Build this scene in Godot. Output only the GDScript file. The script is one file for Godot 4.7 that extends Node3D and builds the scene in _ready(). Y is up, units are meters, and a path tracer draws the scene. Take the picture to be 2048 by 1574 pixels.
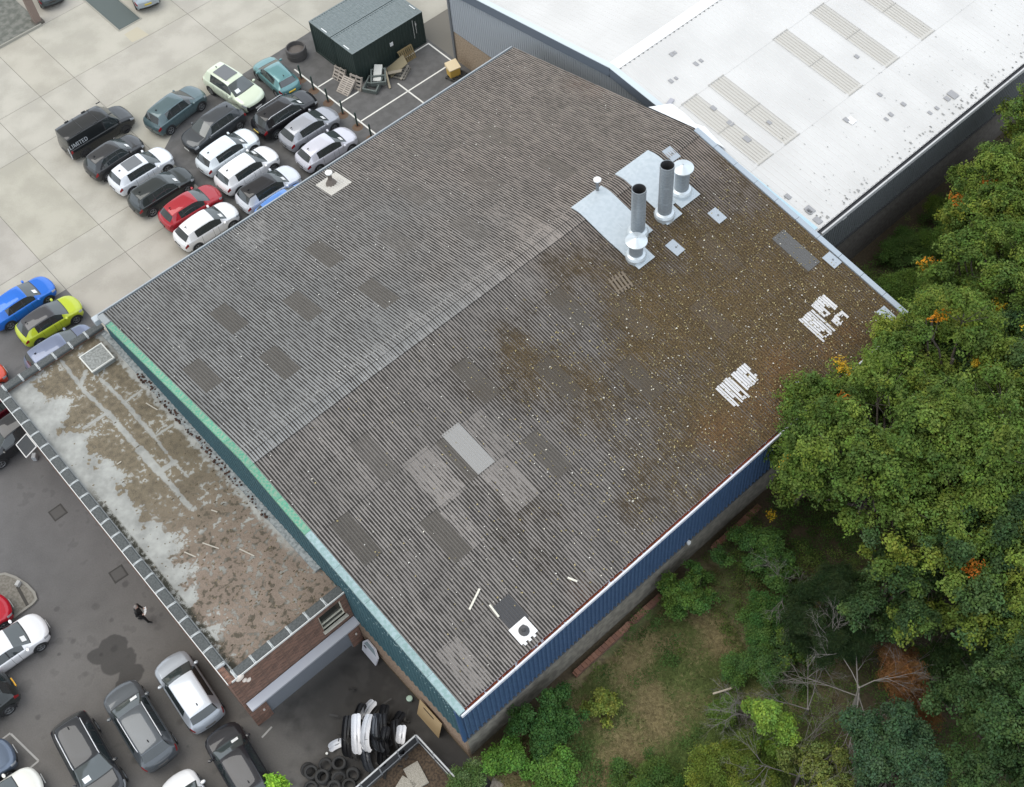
extends Node3D
# An aerial view of an old corrugated warehouse roof, a dealer's yard of parked cars and a belt of scrub and trees.
const PITCH := 0.1453
const COLW := 1.0171
const LEN := 29.5
const WID := 29.2
const HE := 6.5
const HR := 9.4
var rng := RandomNumberGenerator.new()
var mats := {}
var counts := {}

class Mb:
	var v := PackedVector3Array()
	var n := PackedVector3Array()
	var u := PackedVector2Array()
	var c := PackedColorArray()
	var col := Color(1, 1, 1)
	func tri(a: Vector3, b: Vector3, d: Vector3):
		var m := (b - a).cross(d - a).normalized()
		v.append_array([a, d, b]); n.append_array([m, m, m]); c.append_array([col, col, col])
		u.append_array([Vector2.ZERO, Vector2.ZERO, Vector2.ZERO])
	func quad(a: Vector3, b: Vector3, d: Vector3, e: Vector3):
		var m := (b - a).cross(d - a)
		if m.length_squared() < 1e-14: m = (d - a).cross(e - a)
		m = m.normalized()
		v.append_array([a, d, b, a, e, d]); n.append_array([m, m, m, m, m, m]); c.append_array([col, col, col, col, col, col])
		u.append_array([Vector2(0, 0), Vector2(1, 1), Vector2(1, 0), Vector2(0, 0), Vector2(0, 1), Vector2(1, 1)])
	func quad_n(p: Array, q: Array, uv: Array = []):   # four points and their normals, counter-clockwise from outside
		for i in [0, 2, 1, 0, 3, 2]:
			v.append(p[i]); n.append(q[i]); c.append(col)
			u.append(uv[i] if uv.size() else Vector2.ZERO)
	func box(at: Vector3, size: Vector3, b := Basis.IDENTITY):
		var h := size * 0.5
		var p: Array[Vector3] = []
		for i in 8: p.append(at + b * Vector3(h.x if i & 1 else -h.x, h.y if i & 2 else -h.y, h.z if i & 4 else -h.z))
		quad(p[0], p[2], p[3], p[1]); quad(p[4], p[5], p[7], p[6]); quad(p[0], p[4], p[6], p[2])
		quad(p[1], p[3], p[7], p[5]); quad(p[2], p[6], p[7], p[3]); quad(p[0], p[1], p[5], p[4])
	func cbox(at: Vector3, size: Vector3, ch := 0.01, b := Basis.IDENTITY):   # a box with chamfered upper and vertical edges
		var h := size * 0.5
		var lo: Array[Vector3] = []; var mi: Array[Vector3] = []; var hi: Array[Vector3] = []
		for s in [[1, 1, 0], [1, 1, 1], [-1, 1, 1], [-1, 1, 0], [-1, -1, 0], [-1, -1, 1], [1, -1, 1], [1, -1, 0]]:
			var x: float = s[0] * (h.x - (ch if s[2] else 0.0)); var z: float = s[1] * (h.z - (0.0 if s[2] else ch))
			lo.append(at + b * Vector3(x, -h.y, z)); mi.append(at + b * Vector3(x, h.y - ch, z))
			hi.append(at + b * Vector3(x - signf(x) * ch, h.y, z - signf(z) * ch))
		for i in 8:
			var j := (i + 1) % 8
			quad(lo[j], lo[i], mi[i], mi[j]); quad(mi[j], mi[i], hi[i], hi[j])
		var mid := at + b * Vector3(0, h.y, 0)
		for i in 8: tri(mid, hi[(i + 1) % 8], hi[i])
	func prism(poly: PackedVector2Array, y0: float, y1: float):   # polygon in x, z
		var idx := Geometry2D.triangulate_polygon(poly)
		for i in range(0, idx.size(), 3):
			var a := poly[idx[i]]; var b := poly[idx[i + 1]]; var d := poly[idx[i + 2]]
			if (b - a).cross(d - a) > 0.0:
				var t := b; b = d; d = t
			tri(Vector3(a.x, y1, a.y), Vector3(b.x, y1, b.y), Vector3(d.x, y1, d.y))
		if y1 > y0:
			var cw := Geometry2D.is_polygon_clockwise(poly)
			for i in poly.size():
				var a := poly[i]; var b := poly[(i + 1) % poly.size()]
				if cw: quad(Vector3(b.x, y0, b.y), Vector3(a.x, y0, a.y), Vector3(a.x, y1, a.y), Vector3(b.x, y1, b.y))
				else: quad(Vector3(a.x, y0, a.y), Vector3(b.x, y0, b.y), Vector3(b.x, y1, b.y), Vector3(a.x, y1, a.y))
	func wall_poly(poly: PackedVector2Array, x0: float, x1: float):   # polygon in z, y pushed along x
		var idx := Geometry2D.triangulate_polygon(poly)
		for s in [x0, x1]:
			for i in range(0, idx.size(), 3):
				var p: Array[Vector3] = []
				for k in 3: p.append(Vector3(s, poly[idx[i + k]].y, poly[idx[i + k]].x))
				var m := (p[1] - p[0]).cross(p[2] - p[0])
				if (m.x > 0.0) == (s == x1): tri(p[0], p[1], p[2])
				else: tri(p[0], p[2], p[1])
		var cw := Geometry2D.is_polygon_clockwise(poly)
		for i in poly.size():
			var a := poly[i]; var b := poly[(i + 1) % poly.size()]
			if cw: quad(Vector3(x1, a.y, a.x), Vector3(x0, a.y, a.x), Vector3(x0, b.y, b.x), Vector3(x1, b.y, b.x))
			else: quad(Vector3(x0, a.y, a.x), Vector3(x1, a.y, a.x), Vector3(x1, b.y, b.x), Vector3(x0, b.y, b.x))
	func lathe(at: Vector3, prof: Array, seg := 20, b := Basis.IDENTITY, smooth := true):   # prof: [radius, height] from the bottom up
		for i in prof.size() - 1:
			var r0: float = prof[i][0]; var r1: float = prof[i + 1][0]; var y0: float = prof[i][1]; var y1: float = prof[i + 1][1]
			var ny := r0 - r1; var nr := y1 - y0
			var l := sqrt(ny * ny + nr * nr)
			if l < 1e-6: continue
			ny /= l; nr /= l
			for k in seg:
				var a0 := TAU * k / seg; var a1 := TAU * (k + 1) / seg
				var d0 := Vector3(cos(a0), 0, -sin(a0)); var d1 := Vector3(cos(a1), 0, -sin(a1))
				var up := Vector3.UP
				var p := [at + b * (d0 * r0 + up * y0), at + b * (d1 * r0 + up * y0), at + b * (d1 * r1 + up * y1), at + b * (d0 * r1 + up * y1)]
				var n0 := b * (d0 * nr + up * ny); var n1 := b * (d1 * nr + up * ny)
				quad_n(p, [n0, n1, n1, n0])
	func tube(pts: Array, rad: Array, seg := 6):
		var prev: Array = []
		var side := Vector3.ZERO
		for i in pts.size():
			var t: Vector3 = (pts[min(i + 1, pts.size() - 1)] - pts[max(i - 1, 0)])
			t = t.normalized() if t.length() > 1e-6 else Vector3.UP
			if side == Vector3.ZERO: side = t.cross(Vector3.RIGHT if absf(t.x) < 0.8 else Vector3.FORWARD)
			side = (side - t * side.dot(t)).normalized()
			var o := t.cross(side)
			var ring: Array = []
			for k in seg:
				var a := TAU * k / seg
				ring.append([pts[i] + (side * cos(a) + o * sin(a)) * rad[i], side * cos(a) + o * sin(a)])
			if prev.size():
				for k in seg:
					var k2 := (k + 1) % seg
					quad_n([prev[k][0], prev[k2][0], ring[k2][0], ring[k][0]], [prev[k][1], prev[k2][1], ring[k2][1], ring[k][1]])
			else:
				for k in range(1, seg - 1): tri(ring[0][0], ring[k + 1][0], ring[k][0])
			prev = ring
		for k in range(1, seg - 1): tri(prev[0][0], prev[k][0], prev[k + 1][0])
	func bar(a: Vector3, b: Vector3, w: float, h: float):   # a square bar between two points
		var d := b - a
		var z := d.normalized()
		var x := Vector3.UP.cross(z)
		x = x.normalized() if x.length() > 0.01 else Vector3.RIGHT
		box((a + b) * 0.5, Vector3(w, h, d.length()), Basis(x, z.cross(x), z))
	func mesh() -> ArrayMesh:
		var a := []; a.resize(Mesh.ARRAY_MAX)
		a[Mesh.ARRAY_VERTEX] = v; a[Mesh.ARRAY_NORMAL] = n; a[Mesh.ARRAY_TEX_UV] = u; a[Mesh.ARRAY_COLOR] = c
		var m := ArrayMesh.new(); m.add_surface_from_arrays(Mesh.PRIMITIVE_TRIANGLES, a)
		return m

func numbered(p: Node, called: String) -> String:
	var k := str(p.get_instance_id()) + called
	counts[k] = counts.get(k, -1) + 1
	return called if counts[k] == 0 else "%s_%03d" % [called, counts[k]]

func thing(called: String, label: String, category: String, at := Vector3.ZERO, deg := 0.0, group := "") -> Node3D:
	var o := Node3D.new(); o.name = numbered(self, called); add_child(o)
	o.position = at; o.rotation.y = -deg_to_rad(deg)
	tag(o, label, category, group)
	return o

func tag(o: Node, label: String, category: String, group := ""):
	o.set_meta("label", label); o.set_meta("category", category)
	if group != "": o.set_meta("group", group)

func obj(called: String, mesh: Mesh, m: Material, p: Node = null) -> MeshInstance3D:
	if p == null: p = self
	var o := MeshInstance3D.new(); o.name = numbered(p, called); o.mesh = mesh; o.material_override = m
	p.add_child(o)
	return o

func struct(called: String, mesh: Mesh, m: Material) -> MeshInstance3D:
	var o := obj(called, mesh, m); o.set_meta("kind", "structure")
	return o

func M(r: float, g: float, b: float, rough := 0.8, metal := 0.0, clear := 0.0) -> StandardMaterial3D:   # linear base colour
	var k := "%.4f %.4f %.4f %.2f %.2f %.2f" % [r, g, b, rough, metal, clear]
	if not mats.has(k):
		var m := StandardMaterial3D.new()
		m.albedo_color = Color(r, g, b).linear_to_srgb(); m.roughness = rough; m.metallic = metal
		m.vertex_color_use_as_albedo = true
		if clear > 0.0:
			m.clearcoat_enabled = true; m.clearcoat = clear; m.clearcoat_roughness = 0.03
		mats[k] = m
	return mats[k]

func noise_bytes(w: int, h: int, seed_: int, freq: float, oct := 3, typ := FastNoiseLite.TYPE_SIMPLEX_SMOOTH) -> PackedByteArray:
	var f := FastNoiseLite.new(); f.seed = seed_; f.frequency = freq; f.noise_type = typ
	f.fractal_octaves = oct
	var im := f.get_image(w, h, false, false, true)
	im.convert(Image.FORMAT_L8)
	return im.get_data()

func speckle(seed_: int, freq: float, lo: Color, hi: Color, fine := 0.25, size := 512) -> ImageTexture:   # seamless two-scale mottling, linear colours in
	var f := FastNoiseLite.new(); f.seed = seed_; f.frequency = freq; f.fractal_octaves = 4
	var a := f.get_seamless_image(size, size, false, false, 0.15, true); a.convert(Image.FORMAT_L8)
	f.seed = seed_ + 7; f.frequency = 0.22; f.fractal_octaves = 2
	var b := f.get_seamless_image(size, size, false, false, 0.1, true); b.convert(Image.FORMAT_L8)
	var da := a.get_data(); var db := b.get_data()
	var lut := PackedByteArray()
	for i in 256:
		var c := lo.lerp(hi, smoothstep(0.15, 0.85, i / 255.0)).linear_to_srgb()
		lut.append_array([int(c.r * 255), int(c.g * 255), int(c.b * 255)])
	var out := PackedByteArray(); out.resize(size * size * 3)
	for i in size * size:
		var k := clampi(int(da[i] + (db[i] - 128) * fine), 0, 255) * 3
		out[i * 3] = lut[k]; out[i * 3 + 1] = lut[k + 1]; out[i * 3 + 2] = lut[k + 2]
	var im := Image.create_from_data(size, size, false, Image.FORMAT_RGB8, out)
	im.generate_mipmaps()
	return ImageTexture.create_from_image(im)

func tex_mat(t: Texture2D, per_metre: float, rough := 0.9, world := true) -> StandardMaterial3D:
	var m := StandardMaterial3D.new(); m.albedo_texture = t; m.roughness = rough
	m.uv1_triplanar = true; m.uv1_world_triplanar = world; m.uv1_scale = Vector3.ONE * per_metre
	m.vertex_color_use_as_albedo = true
	return m

func sheet(x0: float, z0: float, x1: float, z1: float, y: float) -> Mb:   # a flat sheet with its own UVs
	var m := Mb.new()
	m.quad_n([Vector3(x0, y, z1), Vector3(x1, y, z1), Vector3(x1, y, z0), Vector3(x0, y, z0)], [Vector3.UP, Vector3.UP, Vector3.UP, Vector3.UP], [Vector2(0, 1), Vector2(1, 1), Vector2(1, 0), Vector2(0, 0)])
	return m

func roof_y(z: float) -> float:
	return HE + (HR - HE) * (z if z < 14.6 else WID - z) / 14.6

func setup_view():
	var cam := Camera3D.new(); cam.name = "camera"
	cam.transform = Transform3D(Basis(Vector3(0.742364, -0.065642, 0.666774), Vector3(0.578899, 0.563858, -0.589017), Vector3(-0.337301, 0.823259, 0.456587)), Vector3(-7.372, 54.577, 45.543)).orthonormalized()
	cam.fov = 36.52; cam.near = 0.5; cam.far = 900.0
	add_child(cam); cam.current = true
	var sm := ProceduralSkyMaterial.new()
	sm.sky_top_color = Color(0.80, 0.83, 0.87); sm.sky_horizon_color = Color(0.72, 0.75, 0.78); sm.sky_curve = 0.3
	sm.ground_bottom_color = Color(0.25, 0.26, 0.24); sm.ground_horizon_color = Color(0.55, 0.57, 0.57)
	sm.sun_angle_max = 1.0
	var f := FastNoiseLite.new(); f.seed = 5; f.frequency = 0.012; f.fractal_octaves = 4
	var ci := f.get_seamless_image(512, 256, false, false, 0.2, true); ci.convert(Image.FORMAT_RGBA8)
	var cd := ci.get_data()
	for i in 512 * 256:
		var a := smoothstep(0.35, 0.75, cd[i * 4] / 255.0)
		cd[i * 4] = 255; cd[i * 4 + 1] = 255; cd[i * 4 + 2] = 255; cd[i * 4 + 3] = int(a * 150)
	sm.sky_cover = ImageTexture.create_from_image(Image.create_from_data(512, 256, false, Image.FORMAT_RGBA8, cd))
	sm.sky_cover_modulate = Color(0.42, 0.45, 0.49, 0.95)
	var sky := Sky.new(); sky.sky_material = sm
	var env := Environment.new(); env.background_mode = Environment.BG_SKY; env.sky = sky
	env.background_energy_multiplier = 1.0
	env.tonemap_mode = Environment.TONE_MAPPER_LINEAR; env.tonemap_exposure = 2.5
	env.sdfgi_enabled = true; env.ssao_enabled = true; env.ssil_enabled = true
	var we := WorldEnvironment.new(); we.name = "world_environment"; we.environment = env; add_child(we)
	var sun := DirectionalLight3D.new(); sun.name = "sun"
	sun.light_energy = 0.25; sun.light_color = Color(1.0, 0.99, 0.97); sun.light_angular_distance = 50.0; sun.shadow_enabled = true
	add_child(sun)
	sun.look_at_from_position(Vector3(-14, 40, -16), Vector3.ZERO)

func yard_texture() -> ImageTexture:   # X -26..2, Z -12..34: worn brown-grey asphalt with its stains
	var w := 784; var h := 1288
	var big := noise_bytes(w, h, 11, 0.006, 4); var mid := noise_bytes(w, h, 12, 0.03, 3); var fine := noise_bytes(w, h, 13, 0.4, 2)
	var out := PackedByteArray(); out.resize(w * h * 3)
	var drips := []
	for i in 70: drips.append([rng.randf_range(-17.0, -6.5), rng.randf_range(8.0, 27.0), rng.randf_range(0.05, 0.2), rng.randf_range(0.15, 0.4)])
	var blobs := [[-9.5, 12.7, 0.75], [-9.9, 13.4, 0.62], [-9.35, 13.7, 0.6], [-9.5, 14.6, 0.62], [-10.0, 14.9, 0.5], [-10.15, 12.6, 0.5]]
	for j in h:
		var z := -12.0 + 46.0 * j / h
		for i in w:
			var x := -26.0 + 28.0 * i / w
			var k := j * w + i
			var b := big[k] / 255.0; var m := mid[k] / 255.0
			var t := 0.120 + 0.03 * (b - 0.5) + 0.02 * (m - 0.5) + 0.03 * (fine[k] / 255.0 - 0.5)
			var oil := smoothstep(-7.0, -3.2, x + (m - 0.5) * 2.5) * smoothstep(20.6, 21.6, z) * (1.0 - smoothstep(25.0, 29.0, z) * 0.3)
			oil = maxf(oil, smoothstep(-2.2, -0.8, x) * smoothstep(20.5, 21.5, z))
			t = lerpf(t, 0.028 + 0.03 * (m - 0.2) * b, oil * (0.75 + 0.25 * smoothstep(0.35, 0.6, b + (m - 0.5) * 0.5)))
			if x > -12.0 and x < -7.5 and z > 10.5 and z < 16.5:
				var d := 9.0
				for q in blobs: d = minf(d, Vector2(x - q[0], z - q[1]).length() - q[2])
				t = lerpf(t, t * 0.45, 1.0 - smoothstep(-0.05, 0.05, d + (m - 0.5) * 0.35))
			t *= 1.0 - 0.18 * smoothstep(0.66, 0.78, m) * smoothstep(0.5, 0.65, b)
			if x < -6.0 and z > 7.0:
				for q in drips:
					if absf(x - q[0]) < q[2] * 2.0 and absf(z - q[1]) < q[2] * 2.0: t *= 1.0 - q[3] * smoothstep(q[2] * 1.5, q[2] * 0.5, Vector2(x - q[0], z - q[1]).length() + (m - 0.5) * 0.2)
			var g := t * lerpf(0.97, 0.93, smoothstep(5.0, 16.0, z)); var bl := t * lerpf(0.97, 0.86, smoothstep(5.0, 16.0, z))
			out[k * 3] = int(pow(maxf(t, 0.003), 0.4545) * 255); out[k * 3 + 1] = int(pow(maxf(g, 0.003), 0.4545) * 255); out[k * 3 + 2] = int(pow(maxf(bl, 0.003), 0.4545) * 255)
	var im := Image.create_from_data(w, h, false, Image.FORMAT_RGB8, out)
	return ImageTexture.create_from_image(im)

func scrub_texture() -> ImageTexture:   # X 0..64, Z 22..54: dry grass, moss and leaf mould
	var w := 1280; var h := 640
	var big := noise_bytes(w, h, 21, 0.009, 4); var mid := noise_bytes(w, h, 22, 0.05, 4); var fine := noise_bytes(w, h, 23, 0.35, 2)
	var out := PackedByteArray(); out.resize(w * h * 3)
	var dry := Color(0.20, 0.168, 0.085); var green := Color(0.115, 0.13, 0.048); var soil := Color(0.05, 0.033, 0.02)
	for j in h:
		var z := 22.0 + 32.0 * j / h
		for i in w:
			var x := 64.0 * i / w
			var k := j * w + i
			var b := big[k] / 255.0; var m := mid[k] / 255.0; var f := fine[k] / 255.0
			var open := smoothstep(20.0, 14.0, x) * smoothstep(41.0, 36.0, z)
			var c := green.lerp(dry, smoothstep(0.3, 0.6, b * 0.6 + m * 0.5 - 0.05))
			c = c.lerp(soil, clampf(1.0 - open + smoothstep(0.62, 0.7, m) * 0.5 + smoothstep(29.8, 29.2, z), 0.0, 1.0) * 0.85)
			c *= 0.6 + 0.8 * f
			out[k * 3] = int(pow(c.r, 0.4545) * 255); out[k * 3 + 1] = int(pow(c.g, 0.4545) * 255); out[k * 3 + 2] = int(pow(c.b, 0.4545) * 255)
	return ImageTexture.create_from_image(Image.create_from_data(w, h, false, Image.FORMAT_RGB8, out))

func build_ground():
	var far := tex_mat(speckle(3, 0.02, Color(0.045, 0.055, 0.02), Color(0.12, 0.11, 0.05)), 0.05)
	struct("ground", sheet(-420, -420, 420, 420, -0.03).mesh(), far)
	var plain := tex_mat(speckle(4, 0.02, Color(0.095, 0.093, 0.09), Color(0.15, 0.147, 0.143), 0.35), 0.14)
	struct("asphalt", sheet(-70, -90, 64, 34, -0.012).mesh(), plain)
	var ym := StandardMaterial3D.new(); ym.albedo_texture = yard_texture(); ym.roughness = 0.88
	struct("car_park", sheet(-26, -12, 2, 34, 0.0).mesh(), ym)
	var sc := StandardMaterial3D.new(); sc.albedo_texture = scrub_texture(); sc.roughness = 0.95
	struct("rough_ground", sheet(0, 22, 64, 54, 0.012).mesh(), sc)
	struct("soil", sheet(-5.4, 26.95, -1.3, 33.8, 0.006).mesh(), tex_mat(speckle(6, 0.03, Color(0.035, 0.024, 0.016), Color(0.10, 0.068, 0.042), 0.6), 0.4))
	# the concrete yard: cast bays with dark joints
	var yard := struct("concrete_yard", sheet(-69, -89, 63, 1, -0.008).mesh(), M(0.16, 0.15, 0.13, 0.95))
	var cm := tex_mat(speckle(8, 0.010, Color(0.355, 0.335, 0.288), Color(0.425, 0.402, 0.348), 0.25), 0.06)
	var xs := [-70.0, -52.0, -37.0, -24.0, -12.0, -6.0, 0.65, 4.9, 8.23, 10.95, 20.5, 25.6, 36.0, 48.0, 63.0]
	var zs := [-90.0, -72.0, -56.0, -44.0, -33.35, -26.45, -22.1, -12.85, -9.6, 1.0]
	for j in zs.size() - 1:
		for i in xs.size() - 1:
			var x0: float = xs[i]; var x1: float = xs[i + 1]; var z0: float = zs[j]; var z1: float = zs[j + 1]
			if j == 8 and x1 <= 0.66: continue            # asphalt bay by the annex
			if z0 >= -12.9 and x0 > 20.0: continue         # asphalt round the containers
			var mb := Mb.new(); var t := rng.randf_range(0.92, 1.06); mb.col = Color(t, t * rng.randf_range(0.985, 1.01), t * rng.randf_range(0.96, 1.02))
			var o := 0.016
			mb.prism(PackedVector2Array([Vector2(x0 + o, z0 + o), Vector2(x1 - o, z0 + o), Vector2(x1 - o, z1 - o), Vector2(x0 + o, z1 - o)]), -0.007, 0.0035)
			obj("concrete_slab", mb.mesh(), cm, yard)
	var tm := Mb.new()
	tm.prism(PackedVector2Array([Vector2(11.3, -15.4), Vector2(13.0, -16.6), Vector2(16.1, -17.85), Vector2(27.4, -18.2), Vector2(30.9, -16.5), Vector2(30.9, 0.2), Vector2(11.3, 0.2)]), 0.008, 0.0085)
	struct("tarmac", tm.mesh(), tex_mat(speckle(9, 0.02, Color(0.098, 0.096, 0.094), Color(0.125, 0.122, 0.12), 0.2), 0.12))
	# painted bay lines
	var wl := M(0.72, 0.71, 0.66, 0.7)
	var lines := [[22.42, -15.7, 22.42, 0.0], [22.42, -13.0, 24.6, -13.0], [22.42, -10.6, 25.2, -10.6], [22.42, -8.17, 30.6, -8.17], [26.55, -9.3, 26.55, 0.0], [28.6, -10.95, 30.7, -10.95], [30.66, -10.95, 30.6, -8.17]]
	for l in lines:
		var mb := Mb.new(); var a := Vector2(l[0], l[1]); var b := Vector2(l[2], l[3]); var s := (b - a).normalized().orthogonal() * 0.055
		mb.prism(PackedVector2Array([a - s, b - s, b + s, a + s]), 0.0125, 0.013)
		struct("painted_line", mb.mesh(), wl)
	for l in [[-15.35, 13.1, -15.0, 15.2], [-15.0, 15.2, -16.2, 15.25], [-18.0, 13.0, -15.35, 13.05], [-6.55, 21.6, -5.9, 21.5]]:
		var mb := Mb.new(); var a := Vector2(l[0], l[1]); var b := Vector2(l[2], l[3]); var s := (b - a).normalized().orthogonal() * 0.045
		mb.prism(PackedVector2Array([a - s, b - s, b + s, a + s]), 0.0045, 0.005)
		struct("painted_line", mb.mesh(), M(0.34, 0.33, 0.31, 0.8))
	# a pale mended patch, the dark cover plate and its frame
	var pa := Mb.new(); pa.prism(PackedVector2Array([Vector2(15.95, -27.9), Vector2(17.1, -27.95), Vector2(17.2, -26.5), Vector2(15.9, -26.7)]), 0.0075, 0.008)
	struct("concrete_patch", pa.mesh(), M(0.42, 0.38, 0.29, 0.9))
	var pl := thing("cover_plate", "dark grey-green steel cover plate lying flush in the concrete yard", "cover plate", Vector3(16.85, 0.004, -31.2))
	var pb := Mb.new(); pb.cbox(Vector3(0, 0.02, 0), Vector3(1.75, 0.04, 5.2), 0.008); obj("plate", pb.mesh(), M(0.085, 0.105, 0.1, 0.55, 0.3), pl)
	for q in [[Vector3(0, 0.02, 2.69), Vector3(1.97, 0.05, 0.1)], [Vector3(-0.94, 0.02, 0), Vector3(0.1, 0.05, 5.26)], [Vector3(0.94, 0.02, 0), Vector3(0.1, 0.05, 5.26)]]:
		var fb := Mb.new(); fb.cbox(q[0], q[1], 0.01); obj("frame", fb.mesh(), M(0.3, 0.29, 0.25, 0.8), pl)
	for q in [[-7.57, 3.92, 0.0, "drain cover nearer the middle of the annex wall"], [-7.08, 9.39, 4.0, "drain cover between the person and the raised kerb island"]]:
		var mh := thing("drain_cover", "square dark iron " + q[3], "drain cover", Vector3(q[0], 0.002, q[1]), q[2], "drain covers in the yard")
		var a := Mb.new(); a.cbox(Vector3(0, 0.006, 0), Vector3(0.62, 0.012, 0.62), 0.003); obj("lid", a.mesh(), M(0.075, 0.072, 0.07, 0.6, 0.3), mh)
		var fr := Mb.new()
		for s in [-1.0, 1.0]:
			fr.box(Vector3(s * 0.355, 0.004, 0), Vector3(0.08, 0.01, 0.79)); fr.box(Vector3(0, 0.0035, s * 0.355), Vector3(0.62, 0.009, 0.08))
		obj("frame", fr.mesh(), M(0.045, 0.043, 0.04, 0.8), mh)
	# kerbed island
	var isl := PackedVector2Array([Vector2(-17.0, 4.55), Vector2(-11.9, 4.9), Vector2(-11.4, 5.2), Vector2(-11.08, 5.8), Vector2(-10.85, 6.6), Vector2(-10.78, 7.3), Vector2(-10.9, 7.75), Vector2(-11.2, 7.85), Vector2(-17.0, 7.9)])
	var kb := Mb.new(); kb.prism(isl, 0.0, 0.11); struct("kerb", kb.mesh(), M(0.24, 0.23, 0.205, 0.9))
	var inner := Geometry2D.offset_polygon(isl, -0.13)[0]
	var ib := Mb.new(); ib.prism(inner, 0.105, 0.116); struct("island_paving", ib.mesh(), tex_mat(speckle(10, 0.03, Color(0.13, 0.12, 0.10), Color(0.2, 0.185, 0.16), 0.3), 0.3))
	var dc := Mb.new(); dc.box(Vector3(-11.38, 0.118, 7.05), Vector3(0.16, 0.008, 1.35), Basis(Vector3.UP, -0.1)); struct("drain_channel", dc.mesh(), M(0.05, 0.046, 0.04, 0.9))
	var cb := Mb.new(); cb.cbox(Vector3(0, 0.11, 0), Vector3(0.3, 0.22, 0.2), 0.02); var cbo := obj("concrete_block", cb.mesh(), M(0.4, 0.4, 0.39, 0.9)); cbo.position = Vector3(-11.2, 0.116, 6.35); cbo.rotation.y = 0.5
	tag(cbo, "pale concrete block lying on the raised kerb island", "block")
	var cb2 := obj("kerb_block", cb.mesh(), M(0.36, 0.37, 0.38, 0.9)); cb2.position = Vector3(-6.75, 0, 0.0); cb2.rotation.y = 0.9; cb2.scale = Vector3(1.1, 1.6, 1.2)
	tag(cb2, "grey concrete block beside the annex wall below the open window", "block")
	# top left: raised apron, its kerb and the post of the canopy beyond the frame
	var ap := Mb.new(); ap.prism(PackedVector2Array([Vector2(-30, -60), Vector2(12.2, -60), Vector2(12.2, -33.5), Vector2(-30, -33.3)]), 0.004, 0.14); struct("apron", ap.mesh(), tex_mat(speckle(14, 0.02, Color(0.1, 0.105, 0.09), Color(0.17, 0.17, 0.15), 0.3), 0.15))
	var ak := Mb.new(); ak.cbox(Vector3(-9, 0.09, -33.36), Vector3(42.4, 0.2, 0.12), 0.02); struct("apron_kerb", ak.mesh(), M(0.3, 0.29, 0.25, 0.9))
	var po := thing("canopy_post", "brown steel post standing at the end of the low kerb", "post", Vector3(12.15, 0, -33.9))
	var p1 := Mb.new(); p1.cbox(Vector3(0, 2.6, 0), Vector3(0.5, 5.2, 0.62), 0.03); obj("shaft", p1.mesh(), M(0.2, 0.15, 0.125, 0.7), po)
	var p2 := Mb.new(); p2.cbox(Vector3(0.27, 2.6, 0.1), Vector3(0.05, 5.1, 0.1), 0.01); obj("edge_strip", p2.mesh(), M(0.42, 0.4, 0.35, 0.6), po)
	var p3 := Mb.new(); p3.cbox(Vector3(0, 0.1, 0), Vector3(0.75, 0.2, 0.85), 0.03); obj("base", p3.mesh(), M(0.1, 0.09, 0.075, 0.9), po)

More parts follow.
